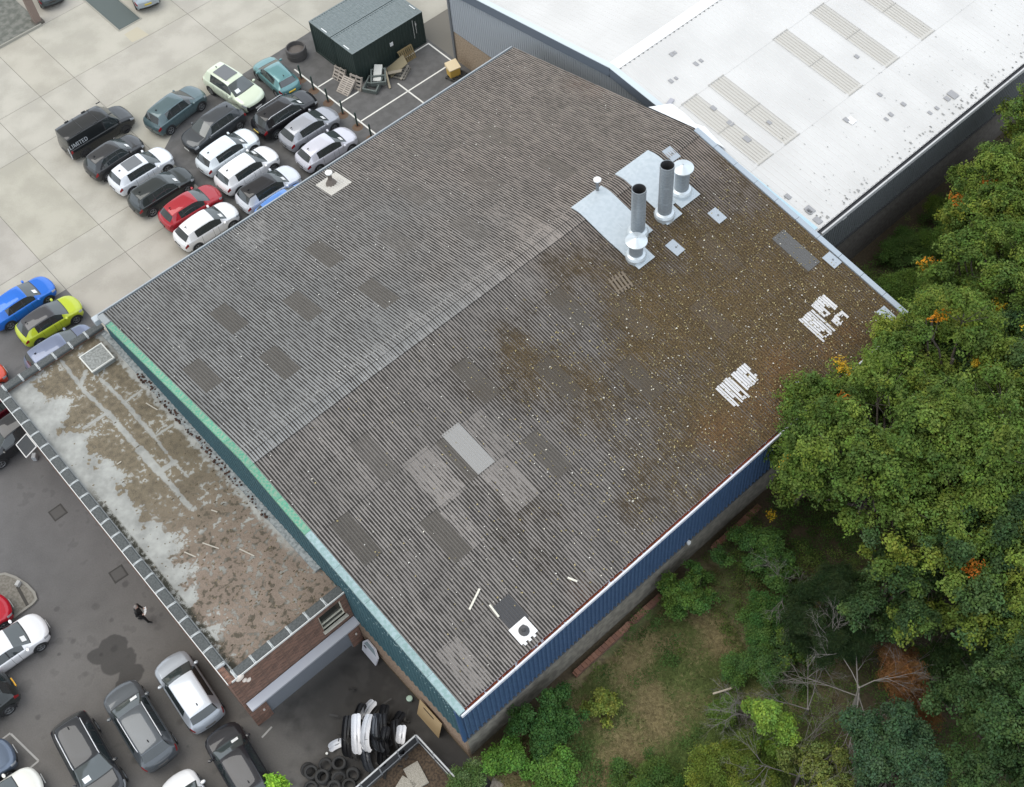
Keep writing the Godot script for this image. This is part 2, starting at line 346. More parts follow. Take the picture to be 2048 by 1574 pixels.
func roof_textures(lights: Dictionary) -> Array:   # one map per slope: pale crests, moss in the grooves, growing over everything under the trees
	var w := 2048; var h := 1024
	var fine := noise_bytes(w, h, 31, 0.35, 2); var streak := noise_bytes(64, h, 32, 0.016, 3); var cell := noise_bytes(w, h, 34, 0.11, 3)
	var g := PackedFloat32Array(); var wi := PackedInt32Array()
	for i in w:
		var x := LEN * (i + 0.5) / w
		g.append(0.5 - 0.5 * cos(TAU * x / PITCH)); wi.append(int(round(x / PITCH - 0.5)) % 208)
	var st2 := noise_bytes(208, h, 39, 0.9, 1)
	var cofs := PackedInt32Array(); var rofs := PackedInt32Array()
	for i in 208: cofs.append(rng.randi() % 64); rofs.append(rng.randi() % h)
	var res := []
	# bare sheets: x0, x1, z0, z1, how bare
	var bare := [[5.3, 6.8, 19.3, 22.1, 0.5], [7.7, 9.15, 21.9, 24.4, 0.5], [8.7, 9.9, 19.5, 21.9, 0.3], [5.1, 5.9, 22.2, 24.4, 0.35], [0.9, 2.05, 26.7, 29.1, 0.4], [8.1, 9.2, 0.6, 2.5, 0.35], [9.2, 10.2, 0.3, 2.4, 0.3], [15.9, 17.4, 14.8, 17.0, 0.22], [3.2, 4.1, 15.1, 19.4, 0.2], [17.9, 19.4, 10.5, 14.3, 0.2]]
	var rust := [[29.2, 7.3, 1.0], [28.9, 6.0, 0.8], [24.9, 27.8, 0.9], [26.6, 27.9, 0.8], [20.5, 28.0, 1.6], [17.5, 27.6, 1.3], [22.6, 27.0, 1.2], [7.5, 28.9, 0.7]]
	for side in 2:
		var big := noise_bytes(512, 256, 35 + side, 0.011, 4)
		var lit := PackedByteArray(); lit.resize(30 * 6)
		for q in lights:
			if (q[1] > 5) == (side == 1): lit[(q[1] % 6) * 30 + q[0]] = lights[q]
		var out := PackedByteArray(); out.resize(w * h * 3)
		for j in h:
			var v := (j + 0.5) / h
			var z := v * 14.6 + (14.6 if side else 0.0)      # row 0 is at z = 0 on the left slope, at the ridge on the right one
			for i in w:
				var x := LEN * i / w
				var k := j * w + i
				var b := big[(j >> 2) * 512 + (i >> 2)] / 255.0
				var f := fine[k] / 255.0; var s := streak[((j + rofs[wi[i]]) % h) * 64 + cofs[wi[i]]] / 255.0; var e := cell[k] / 255.0
				var wet := smoothstep(7.0, 21.0, x + (b - 0.5) * 9.0) * smoothstep(13.5, 21.0, z + (b - 0.5) * 6.0)
				var warm := smoothstep(6.0, 24.0, x + (b - 0.5) * 6.0)
				if side == 0: warm = warm * 0.8
				else: warm = maxf(warm, 0.5)
				var ridge := (smoothstep(3.2, 0.0, 14.6 - z) * 0.55 + smoothstep(0.75, 0.55, 14.6 - z) * 0.6) * (1.0 - side) * smoothstep(29.0, 15.0, x)
				var cov := g[i] * 1.15 + (s - 0.5) * (0.75 + wet * 0.3) + (st2[j * 208 + wi[i]] / 255.0 - 0.5) * 0.28 + (e - 0.5) * (0.25 + 0.8 * wet) + wet * 0.66 - 0.64 + side * 0.05 - ridge * 0.24 + (b - 0.5) * 0.3
				if side == 0: cov -= smoothstep(11.0, 2.0, x + z * 0.5) * 0.04
				for q in bare:
					if x > q[0] and x < q[1] and z > q[2] and z < q[3]: cov -= q[4]
				cov = smoothstep(-0.12, 0.16, cov)
				var lv := lit[mini(int(v * 6.0 + (e - 0.5) * 0.06), 5) * 30 + int(x / COLW)]
				var lum := 0.235 + 0.09 * (f - 0.5) + 0.08 * (b - 0.5) + ridge * 0.05 - wet * 0.125
				var cr := lum * lerpf(0.98, 1.06, warm); var cg := lum * lerpf(0.985, 0.89, warm); var cb := lum * lerpf(0.965, 0.77, warm)
				if lv > 0:
					var q := 0.85 if lv == 1 else 0.45
					cr = lerpf(cr, 0.098 + 0.10 * (f - 0.5) - wet * 0.035, q); cg = lerpf(cg, 0.088 + 0.09 * (f - 0.5) - wet * 0.036, q); cb = lerpf(cb, 0.075 + 0.08 * (f - 0.5) - wet * 0.036, q); cov *= 1.0 - 0.62 * q
				var dk := 0.6 + 0.8 * e
				var mr := lerpf(0.030, 0.056, wet) * dk; var mg := lerpf(0.027, 0.034, wet) * dk; var mbl := lerpf(0.024, 0.012, wet) * dk
				if wet > 0.3:
					var gold := smoothstep(0.56, 0.70, f * 0.7 + e * 0.35) * (wet - 0.2)
					mr += 0.15 * gold; mg += 0.115 * gold; mbl += 0.045 * gold
				for q in rust:
					var d: float = Vector2(x - q[0], z - q[1]).length()
					if d < q[2] * 1.6:
						var o := smoothstep(q[2] * 1.6, 0.0, d) * smoothstep(0.3, 0.7, e * 0.6 + b * 0.2 + f * 0.3)
						mr += 0.04 * o; mg += 0.010 * o
				out[k * 3] = int(pow(lerpf(cr, mr, cov), 0.4545) * 255)
				out[k * 3 + 1] = int(pow(lerpf(cg, mg, cov), 0.4545) * 255)
				out[k * 3 + 2] = int(pow(lerpf(cb, mbl, cov), 0.4545) * 255)
		var t := ImageTexture.create_from_image(Image.create_from_data(w, h, false, Image.FORMAT_RGB8, out))
		var m := StandardMaterial3D.new(); m.albedo_texture = t; m.roughness = 0.9; m.vertex_color_use_as_albedo = true
		res.append(m)
	return res

# a sheet of PITCH corrugation: from (za, ya) to (zb, yb), crests running that way
func corrugated(mb: Mb, x0: float, x1: float, za: float, ya: float, zb: float, yb: float, amp: float, lift_a: float, lift_b: float, va := 0.0, vb := 1.0, rows := 1):
	var along := Vector3(0, yb - ya, zb - za).normalized()
	var nn := along.cross(Vector3.RIGHT)
	if nn.y < 0: nn = -nn
	var steps := int(round((x1 - x0) / PITCH * 8.0))
	var fwd := zb > za
	for i in steps:
		var xa := lerpf(x0, x1, float(i) / steps); var xb := lerpf(x0, x1, float(i + 1) / steps)
		var pa := TAU * xa / PITCH; var pb := TAU * xb / PITCH
		var na := (nn + Vector3.RIGHT * amp * TAU / PITCH * sin(pa)).normalized(); var nb := (nn + Vector3.RIGHT * amp * TAU / PITCH * sin(pb)).normalized()
		for r in rows:
			var t0 := float(r) / rows; var t1 := float(r + 1) / rows
			var q0 := Vector3(0, lerpf(ya, yb, t0), lerpf(za, zb, t0)) + nn * lerpf(lift_a, lift_b, t0); var q1 := Vector3(0, lerpf(ya, yb, t1), lerpf(za, zb, t1)) + nn * lerpf(lift_a, lift_b, t1)
			var p00 := q0 + Vector3(xa, 0, 0) + nn * amp * cos(pa); var p10 := q0 + Vector3(xb, 0, 0) + nn * amp * cos(pb)
			var p01 := q1 + Vector3(xa, 0, 0) + nn * amp * cos(pa); var p11 := q1 + Vector3(xb, 0, 0) + nn * amp * cos(pb)
			var v0 := lerpf(va, vb, t0); var v1 := lerpf(va, vb, t1)
			var ua := xa / LEN; var ub := xb / LEN
			if fwd: mb.quad_n([p01, p11, p10, p00], [na, nb, nb, na], [Vector2(ua, v1), Vector2(ub, v1), Vector2(ub, v0), Vector2(ua, v0)])
			else: mb.quad_n([p00, p10, p11, p01], [na, nb, nb, na], [Vector2(ua, v0), Vector2(ub, v0), Vector2(ub, v1), Vector2(ua, v1)])

# vertical cladding with trapezoid ribs along x (nz = +1 or -1: which way it faces); tops may slope
func ribbed_z(x0: float, x1: float, z: float, y0: float, y1: float, nz: float, ribs: int, depth: float) -> Mb:
	var mb := Mb.new()
	for i in ribs:
		var w := (x1 - x0) / ribs; var a := x0 + w * i
		var xs := [a, a + w * 0.5, a + w * 0.62, a + w * 0.88, a + w]; var ds := [0.0, 0.0, depth, depth, 0.0]
		for k in 4:
			var p := Vector3(xs[k], y0, z + ds[k] * nz); var q := Vector3(xs[k + 1], y0, z + ds[k + 1] * nz)
			var h := Vector3(0, y1 - y0, 0)
			if nz > 0: mb.quad(p, q, q + h, p + h)
			else: mb.quad(q, p, p + h, q + h)
	return mb

func ribbed_x(z0: float, z1: float, x: float, y0: float, ya: float, yb: float, ribs: int, depth: float) -> Mb:   # faces -x
	var mb := Mb.new()
	for i in ribs:
		var w := (z1 - z0) / ribs; var a := z0 + w * i
		var zs := [a, a + w * 0.5, a + w * 0.62, a + w * 0.88, a + w]; var ds := [0.0, 0.0, depth, depth, 0.0]
		for k in 4:
			var h0 := lerpf(ya, yb, (zs[k] - z0) / (z1 - z0)); var h1 := lerpf(ya, yb, (zs[k + 1] - z0) / (z1 - z0))
			mb.quad(Vector3(x - ds[k], y0, zs[k]), Vector3(x - ds[k + 1], y0, zs[k + 1]), Vector3(x - ds[k + 1], h1, zs[k + 1]), Vector3(x - ds[k], h0, zs[k]))
	return mb

func build_warehouse():
	var wh := thing("warehouse", "large old warehouse with a mossy grey corrugated double-pitch roof and blue side cladding", "warehouse")
	# body
	var gab := PackedVector2Array([Vector2(0.12, 0), Vector2(29.0, 0), Vector2(29.0, 6.3), Vector2(14.6, 9.2), Vector2(0.12, 6.3)])
	var bw := Mb.new(); bw.wall_poly(gab, 0.16, 29.4)
	obj("wall", bw.mesh(), tex_mat(speckle(41, 0.02, Color(0.17, 0.155, 0.13), Color(0.26, 0.24, 0.20), 0.3), 0.2), wh)
	var tw := Mb.new(); tw.box(Vector3(0.10, 1.3, 14.56), Vector3(0.12, 2.6, 28.9)); obj("base_wall", tw.mesh(), tex_mat(speckle(42, 0.03, Color(0.22, 0.15, 0.105), Color(0.34, 0.25, 0.18), 0.3), 0.4), wh)
	# roof sheets
	var fibre := tex_mat(speckle(46, 0.03, Color(0.075, 0.066, 0.052), Color(0.135, 0.12, 0.10), 0.6), 0.3, 0.6); var fibre_pale := tex_mat(speckle(47, 0.03, Color(0.08, 0.076, 0.066), Color(0.15, 0.142, 0.125), 0.7), 0.3, 0.6)
	var lights := {}
	for q in [[1, 3], [7, 3], [13, 3], [4, 2], [10, 2], [22, 2], [4, 4], [10, 4], [16, 4], [22, 4], [1, 8], [7, 8], [13, 8], [4, 9], [10, 9], [16, 9], [10, 7], [16, 7], [4, 7], [24, 8], [18, 8], [27, 9], [21, 9]]: lights[q] = 1
	for q in [[19, 3], [16, 2], [18, 8], [4, 7], [16, 4], [24, 8], [21, 9], [22, 2], [22, 4], [13, 3]]: lights[q] = 2
	var rm := roof_textures(lights)
	var rest := [Mb.new(), Mb.new()]; var made := 0
	for row in 12:
		for ci in 29:
			var right := row > 5
			var z0 := 14.6 / 6.0 * row; var z1 := z0 + 14.6 / 6.0
			var mb := Mb.new()
			var hidden: bool = row < 2 and ci >= 15
			if hidden and not lights.has([ci, row]): mb = rest[0]
			var t := rng.randf_range(0.88, 1.1)
			mb.col = Color(t, t, t)
			var x0 := ci * COLW; var x1 := x0 + COLW
			if right: corrugated(mb, x0, x1, z0, roof_y(z0), z1 + 0.08, roof_y(z1) - 0.0159, 0.027, 0.03, 0.048, (z0 - 14.6) / 14.6, (z1 - 14.6) / 14.6)
			else: corrugated(mb, x0, x1, z1, roof_y(z1), z0 - 0.08, roof_y(z0) - 0.0159, 0.027, 0.03, 0.048, z1 / 14.6, z0 / 14.6)
			if mb == rest[0]: continue
			if lights.has([ci, row]):
				var tt := rng.randf_range(0.8, 1.15); var fl := Mb.new(); fl.col = Color(tt, tt, tt)
				if right: corrugated(fl, x0, x1, z0, roof_y(z0), z1 + 0.08, roof_y(z1) - 0.0159, 0.026, 0.03, 0.048)
				else: corrugated(fl, x0, x1, z1, roof_y(z1), z0 - 0.08, roof_y(z0) - 0.0159, 0.026, 0.03, 0.048)
				obj("rooflight", mb.mesh(), rm[1 if right else 0], wh)
			else:
				obj("roof_sheet", mb.mesh(), rm[1 if right else 0], wh); made += 1
	var ro := obj("far_roof_sheets", rest[0].mesh(), rm[0], wh); ro.set_meta("kind", "stuff")
	# a new pale sheet, a dark one, and the half-cleaned clear sheets near the trees
	var ns := Mb.new(); corrugated(ns, 7.63, 8.65, 19.42, roof_y(19.42), 21.95, roof_y(21.95), 0.016, 0.055, 0.062); obj("new_sheet", ns.mesh(), M(0.27, 0.265, 0.255, 0.8), wh).set_meta("label", "pale grey newer roof sheet")
	var ds := Mb.new(); corrugated(ds, 3.95, 4.95, 26.9, roof_y(26.9), 28.2, roof_y(28.2), 0.02, 0.055, 0.06); obj("dark_sheet", ds.mesh(), M(0.055, 0.055, 0.058, 0.7), wh).set_meta("label", "dark repaired patch above the small flue")
	var gs := Mb.new(); corrugated(gs, 27.6, 28.5, 21.9, roof_y(21.9), 24.4, roof_y(24.4), 0.02, 0.055, 0.06); obj("grey_sheet", gs.mesh(), M(0.10, 0.10, 0.10, 0.75), wh)
	for q in [[19.15, 20.15, 25.85, 27.2], [20.28, 21.35, 25.85, 26.9], [25.1, 26.12, 25.95, 27.5], [26.22, 27.22, 25.75, 26.7], [26.35, 27.2, 26.95, 27.45]]:
		var k := int(round((q[1] - q[0]) / PITCH)); var cs := Mb.new()
		for i in k:
			var xa: float = q[0] + i * PITCH; var za: float = q[2] + rng.randf_range(-0.04, 0.04); var zb: float = q[3] + (rng.randf_range(-0.5, 0.0) if rng.randf() < 0.3 else rng.randf_range(-0.05, 0.05))
			cs.col = Color(1, 1, 1) * rng.randf_range(0.9, 1.05)
			if rng.randf() < 0.22:
				var zm := rng.randf_range(za + 0.4, zb - 0.2)
				corrugated(cs, xa + 0.006, xa + PITCH - 0.012, za, roof_y(za), zm, roof_y(zm), 0.022, 0.06, 0.062)
				za = minf(zm + rng.randf_range(0.12, 0.3), zb - 0.05)
			corrugated(cs, xa + 0.006, xa + PITCH - (0.03 if rng.randf() < 0.4 else 0.012), za, roof_y(za), zb, roof_y(zb), 0.022, 0.06, 0.062)
		obj("clear_sheet", cs.mesh(), M(0.62, 0.62, 0.63, 0.4), wh).set_meta("label", "white clear sheet streaked with moss")
	# ridge pieces
	for ci in 29:
		var mb := Mb.new(); var t := rng.randf_range(0.95, 1.1); mb.col = Color(t, t, t)
		var prof := []
		for a in 9:
			var s := (a - 4) / 4.0
			var zz := 14.6 + s * 0.52
			prof.append([zz, lerpf(roof_y(zz), roof_y(14.6 + 0.3) + 0.0, 0.0) + 0.012 - 0.035 * (1.0 - absf(s))])
		for a in 8:
			corrugated(mb, ci * COLW, ci * COLW + COLW, prof[a][0], prof[a][1], prof[a + 1][0], prof[a + 1][1], 0.026, 0.075, 0.075, 0.935 + a * 0.003, 0.938 + a * 0.003)
		obj("ridge_piece", mb.mesh(), rm[0], wh)
	# verge capping on the near gable: green paint worn to turquoise
	var vt := speckle(43, 0.02, Color(0.05, 0.30, 0.19), Color(0.24, 0.34, 0.25), 0.5)
	var vm := tex_mat(vt, 0.5, 0.6); var vm2 := tex_mat(speckle(48, 0.02, Color(0.20, 0.31, 0.30), Color(0.32, 0.42, 0.44), 0.4), 0.4, 0.6)
	for i in 14:
		var za := 0.95 + i * (28.45 / 14.0); var zb := za + 28.45 / 14.0 - 0.012
		var cuts := [[za, zb]]
		if za < 14.6 and zb > 14.6: cuts = [[za, 14.6], [14.6, zb]]
		var mb := Mb.new()
		mb.col = Color(1, 1, 1) * rng.randf_range(0.85, 1.0)
		for q in cuts:
			var ya := roof_y(q[0]) + 0.10; var yb := roof_y(q[1]) + 0.10
			var a := Vector3(-0.06, ya, q[0]); var b := Vector3(0.27, ya + 0.02, q[0]); var c := Vector3(0.27, yb + 0.02, q[1]); var d := Vector3(-0.06, yb, q[1])
			var dn := Vector3(0, -0.2, 0)
			mb.quad(a, d, c, b); mb.quad(a, a + dn, d + dn, d); mb.quad(b, c, c + dn, b + dn)
			mb.quad(d, d + dn, c + dn, c); mb.quad(b, b + dn, a + dn, a)
		obj("verge_capping", mb.mesh(), vm if za < 18.0 else vm2, wh)
	var lead := Mb.new(); lead.bar(Vector3(0.08, 6.62, 0.0), Vector3(0.08, 6.8, 0.93), 0.34, 0.12); obj("lead_flashing", lead.mesh(), M(0.26, 0.28, 0.29, 0.6), wh)
	# teal gable cladding
	var gm := tex_mat(speckle(44, 0.02, Color(0.03, 0.085, 0.105), Color(0.055, 0.125, 0.145), 0.35), 0.4, 0.65)
	for i in 29:
		var za := 0.15 + i * 0.995; var zb := za + 0.99
		var mb := ribbed_x(za, zb, 0.02, 2.6, roof_y(za) + 0.03, roof_y(zb) + 0.03, 3, 0.035)
		obj("cladding_sheet", mb.mesh(), gm, wh)
	# splashes of pale paint along the lower gable
	var sp := Mb.new()
	for i in 150:
		var z := 20.5 + 8.3 * pow(rng.randf(), 0.8); var y := roof_y(z) - 0.15 - absf(rng.randfn(0.0, 1.0)); var r := rng.randf_range(0.012, 0.05)
		if y < 2.7: continue
		sp.box(Vector3(-0.018, y, z), Vector3(0.012, r * rng.randf_range(1.0, 3.0), r))
	var spo := obj("paint_flecks", sp.mesh(), M(0.30, 0.42, 0.43, 0.8), wh); spo.set_meta("kind", "stuff")
	# blue side cladding, gutter and rust-coloured moss in it
	var bm := tex_mat(speckle(45, 0.02, Color(0.05, 0.095, 0.18), Color(0.075, 0.13, 0.235), 0.4), 0.3, 0.5)
	for i in 29:
		var mb := ribbed_z(0.05 + i * 1.0138, 0.05 + (i + 1) * 1.0138, 29.06, 2.55, 6.34, 1.0, 4, 0.085)
		obj("side_cladding_sheet", mb.mesh(), bm, wh)
	var cb := Mb.new(); cb.cbox(Vector3(0.0, 4.45, 29.08), Vector3(0.16, 3.8, 0.16), 0.01); obj("corner_trim", cb.mesh(), M(0.035, 0.085, 0.19, 0.5), wh)
	var dz := Mb.new(); dz.cbox(Vector3(14.7, 2.53, 29.09), Vector3(29.4, 0.06, 0.14), 0.008); obj("drip_flashing", dz.mesh(), M(0.09, 0.09, 0.09, 0.7), wh)
	for side in 2:
		var z := WID + 0.16 if side else -0.14
		for i in 10:
			var x0 := 2.95 * i; var g := Mb.new(); var s := 1.0 if side else -1.0
			g.box(Vector3(x0 + 1.47, 6.36, z), Vector3(2.94, 0.02, 0.2)); g.cbox(Vector3(x0 + 1.47, 6.45, z + s * 0.11), Vector3(2.94, 0.2, 0.085), 0.012); g.box(Vector3(x0 + 1.47, 6.42, z - s * 0.1), Vector3(2.94, 0.12, 0.02))
			obj("gutter", g.mesh(), M(0.62, 0.64, 0.7, 0.5) if side else M(0.34, 0.37, 0.39, 0.5), wh)
	var mo := Mb.new()
	for i in 900:
		var x := rng.randf_range(0.1, 29.3); var r := rng.randf_range(0.03, 0.07); var t := rng.randf_range(0.5, 1.4)
		mo.col = Color(t, t * rng.randf_range(0.8, 1.3), t)
		mo.lathe(Vector3(x, 6.36, WID + 0.13 + rng.randf_range(-0.09, 0.07)), [[r * 1.6, 0.0], [r * 1.3, r * 0.9], [0.005, r * 1.5]], 5)
	var moo := obj("gutter_moss", mo.mesh(), M(0.19, 0.045, 0.018, 0.95), wh); moo.set_meta("kind", "stuff")
	var dk := Mb.new(); dk.box(Vector3(14.7, 6.40, -0.06), Vector3(29.3, 0.03, 0.14)); obj("gutter_silt", dk.mesh(), M(0.03, 0.032, 0.032, 0.9), wh)
	# far verge
	var fv := M(0.33, 0.38, 0.43, 0.5)
	for i in 10:
		var za := 14.7 + i * 1.45; var zb := za + 1.43; var mb := Mb.new()
		var a := Vector3(29.42, roof_y(za) + 0.11, za); var b := Vector3(29.42, roof_y(zb) + 0.11, zb)
		var o := Vector3(0.3, 0.0, 0); var dn := Vector3(0, -0.25, 0)
		mb.quad(a, b, b + o, a + o); mb.quad(a + o, b + o, b + o + dn, a + o + dn); mb.quad(a, a + dn, b + dn, b); mb.quad(b, b + dn, b + o + dn, b + o)
		obj("far_verge_capping", mb.mesh(), fv, wh)
	# hopper box and outlet at the near left corner
	var hb := Mb.new(); hb.cbox(Vector3(-0.16, 6.35, -0.12), Vector3(0.38, 0.34, 0.42), 0.015); obj("hopper", hb.mesh(), M(0.42, 0.46, 0.49, 0.5), wh)
	# mossy litter blown on to the roof
	var lf := Mb.new()
	for k in 3: lf.quad(Vector3(-0.04, 0, 0.02 - k * 0.01), Vector3(0.0, 0.012, 0.035), Vector3(0.045, 0, 0.0), Vector3(0.0, 0.015, -0.03))
	scatter_roof_litter(lf.mesh())
	# sundry fittings on the roof
	for q in [[26.44, 19.19, "between the far cowl and the moss"], [23.35, 19.17, "beside the near capped flue"], [29.05, 24.73, "against the middle of the far verge"], [28.75, 28.55, "in the far right corner of the roof"], [22.31, 28.55, "at the eave where the tree branches begin"], [27.38, 15.0, "on the ridge behind the tall flue"]]:
		var sq := thing("lead_patch", "small square grey sheet-metal patch " + q[2], "metal patch", Vector3(q[0], roof_y(q[1]) + 0.075, q[1]), 0, "metal patches on the warehouse roof")
		sq.rotation = Vector3((0.196 if q[1] > 14.6 else -0.196), rng.randf_range(-0.06, 0.06), 0)
		var a := Mb.new(); a.cbox(Vector3.ZERO, Vector3(0.6, 0.03, 0.85), 0.008); obj("sheet", a.mesh(), M(0.36, 0.40, 0.44, 0.5, 0.3), sq)
		var b := Mb.new(); b.lathe(Vector3(0.05, 0.015, 0.02), [[0.06, 0], [0.05, 0.02], [0.0, 0.025]], 8); obj("bolt", b.mesh(), M(0.15, 0.16, 0.17, 0.5), sq)

func scatter_roof_litter(lm: Mesh):
	var xf := []; var cs := []
	for i in 5200:
		var x := 29.2 * pow(rng.randf(), 0.75); var z := 14.8 + 14.2 * pow(rng.randf(), 0.7)
		if rng.randf() > 0.1 + smoothstep(6.0, 20.0, x) * smoothstep(15.0, 21.0, z) : continue
		var s := rng.randf_range(0.5, 1.3)
		xf.append(Transform3D(Basis.from_euler(Vector3(0.2 + rng.randfn(0, 0.3), rng.randf() * TAU, rng.randfn(0, 0.3))).scaled(Vector3.ONE * s), Vector3(x, roof_y(z) + 0.075 + 0.02 * cos(TAU * x / PITCH), z)))
		cs.append(Color(0.30, 0.25, 0.12) * rng.randf_range(0.5, 1.25) if rng.randf() < 0.9 else Color(0.6, 0.58, 0.5))
	for i in 380:
		var x := rng.randf_range(0.2, 29.0); var z := rng.randf_range(0.4, 28.8)
		xf.append(Transform3D(Basis.from_euler(Vector3(0, rng.randf() * TAU, 0)).scaled(Vector3.ONE * rng.randf_range(0.5, 1.1)), Vector3(x, roof_y(z) + 0.09, z)))
		cs.append(Color(0.55, 0.54, 0.5) * rng.randf_range(0.7, 1.2))
	var o := multi("leaf_litter", lm, xf, cs, M(1, 1, 1, 0.9)); add_child(o)
	tag(o, "pale dead leaves and twigs strewn over the mossy warehouse roof", "leaf litter"); o.set_meta("kind", "stuff")

func multi(called: String, mesh: Mesh, xf: Array, cs: Array, m: Material) -> MultiMeshInstance3D:
	var mm := MultiMesh.new(); mm.transform_format = MultiMesh.TRANSFORM_3D; mm.use_colors = true
	mm.mesh = mesh; mm.instance_count = xf.size()
	for i in xf.size():
		mm.set_instance_transform(i, xf[i]); mm.set_instance_color(i, cs[i])
	var o := MultiMeshInstance3D.new(); o.multimesh = mm; o.material_override = m; o.name = called
	return o

func annex_texture() -> ImageTexture:   # X -6.05..0, Z -0.45..20.75: grey felt, brown moss mat torn along the seams
	var w := 420; var h := 1470
	var big := noise_bytes(w, h, 51, 0.008, 4); var mid := noise_bytes(w, h, 52, 0.035, 4); var fine := noise_bytes(w, h, 53, 0.3, 2)
	var segs := [[-2.80, -0.3, -2.9, 2.4, 0.09], [-2.9, 2.4, -2.72, 4.4, 0.10], [-2.72, 4.4, -2.7, 7.5, 0.14], [-2.7, 7.5, -2.68, 9.4, 0.2], [-2.68, 9.4, -2.68, 12.1, 0.13], [-1.88, 2.3, -1.75, 4.5, 0.09], [-1.75, 4.5, -1.75, 7.4, 0.11], [-1.75, 7.4, -1.85, 9.4, 0.06], [-1.85, 9.4, -1.79, 10.6, 0.05],
		[-2.75, 4.4, -4.1, 4.38, 0.1], [-1.75, 4.5, -0.7, 4.45, 0.06], [-1.78, 7.4, -0.7, 7.45, 0.06], [-2.68, 9.35, -1.85, 9.4, 0.16], [-2.85, 1.9, -2.2, 1.3, 0.12]]
	var out := PackedByteArray(); out.resize(w * h * 3)
	for j in h:
		var z := -0.45 + 21.2 * j / h
		for i in w:
			var x := -6.05 + 6.05 * i / w
			var k := j * w + i
			var b := big[k] / 255.0; var m := mid[k] / 255.0; var f := fine[k] / 255.0
			# bare felt: a band along the outer parapet, and under the warehouse wall
			var bare := smoothstep(0.12, -0.12, x + 5.4 - 1.9 * (b - 0.45) + 1.3 * (m - 0.5) - 1.0 * smoothstep(12.5, 8.0, absf(z - 6.0)) + smoothstep(12.5, 15.5, z) * 0.35)
			bare = maxf(bare, smoothstep(-0.75, -0.45, x + (m - 0.5) * 0.5) * smoothstep(18.8, 16.0, z))
			bare = maxf(bare, smoothstep(0.62, 0.68, m + (f - 0.5) * 0.2) * smoothstep(0.35, 0.6, b) * (0.85 if z < 15.0 else 0.55))
			for q in segs:
				var p := Vector2(x, z); var a := Vector2(q[0], q[1]); var d := Vector2(q[2], q[3]) - a
				var t := clampf((p - a).dot(d) / d.length_squared(), 0.0, 1.0)
				var dist := (p - a - d * t).length() + (m - 0.5) * 0.16 + (f - 0.5) * 0.05
				if dist < q[4] + 0.04: bare = maxf(bare, smoothstep(q[4] + 0.03, q[4] - 0.03, dist) * 0.95)
			var felt := 0.31 + 0.18 * (b - 0.5) + 0.08 * (m - 0.5) + 0.04 * (f - 0.5)
			var pinkish := smoothstep(9.0, 16.0, z)
			var l := 0.15 + 0.10 * (m - 0.5) + 0.16 * (f - 0.5) + 0.07 * (b - 0.5) + pinkish * 0.06
			var mr := l * 1.08; var mg := l * lerpf(0.89, 0.84, pinkish); var mb := l * lerpf(0.60, 0.66, pinkish)
			var dark := smoothstep(0.56, 0.66, m * 0.75 + f * 0.3) * smoothstep(6.0, 14.0, z + x * 0.5) + smoothstep(0.30, 0.22, absf(x + 5.75)) * smoothstep(7.0, 13.0, z) * smoothstep(0.35, 0.6, f * 0.5 + m * 0.5)
			mr = lerpf(mr, 0.035, clampf(dark, 0, 1) * 0.8); mg = lerpf(mg, 0.032, clampf(dark, 0, 1) * 0.8); mb = lerpf(mb, 0.018, clampf(dark, 0, 1) * 0.8)
			var scum := smoothstep(0.42, 0.30, absf(x + 5.95)) * smoothstep(6.5, 9.5, z) * smoothstep(0.40, 0.52, f * 0.45 + m * 0.55)
			bare *= 1.0 - scum; mr = lerpf(mr, 0.03, scum); mg = lerpf(mg, 0.028, scum); mb = lerpf(mb, 0.018, scum)
			out[k * 3] = int(pow(lerpf(mr, felt * 1.0, bare), 0.4545) * 255); out[k * 3 + 1] = int(pow(lerpf(mg, felt * 1.01, bare), 0.4545) * 255); out[k * 3 + 2] = int(pow(lerpf(mb, felt * 0.95, bare), 0.4545) * 255)
	return ImageTexture.create_from_image(Image.create_from_data(w, h, false, Image.FORMAT_RGB8, out))

func brick_material() -> StandardMaterial3D:
	var s := 512; var im := Image.create(s, s, false, Image.FORMAT_RGB8)
	im.fill(Color(0.46, 0.41, 0.37))
	var r := RandomNumberGenerator.new(); r.seed = 61
	for row in 16:
		for c in 6:
			var t := r.randf_range(0.78, 1.2); var col := Color(0.47 * t, 0.34 * t, 0.285 * t)
			var x := int((c - 0.5 * (row % 2)) * s / 5.0) + 3
			var rc := Rect2i(x, row * 32 + 4, int(s / 5.0) - 6, 25)
			im.fill_rect(rc.intersection(Rect2i(0, 0, s, s)), col)
	im.generate_mipmaps()
	var m := tex_mat(ImageTexture.create_from_image(im), 1.0 / 1.2, 0.92)
	return m

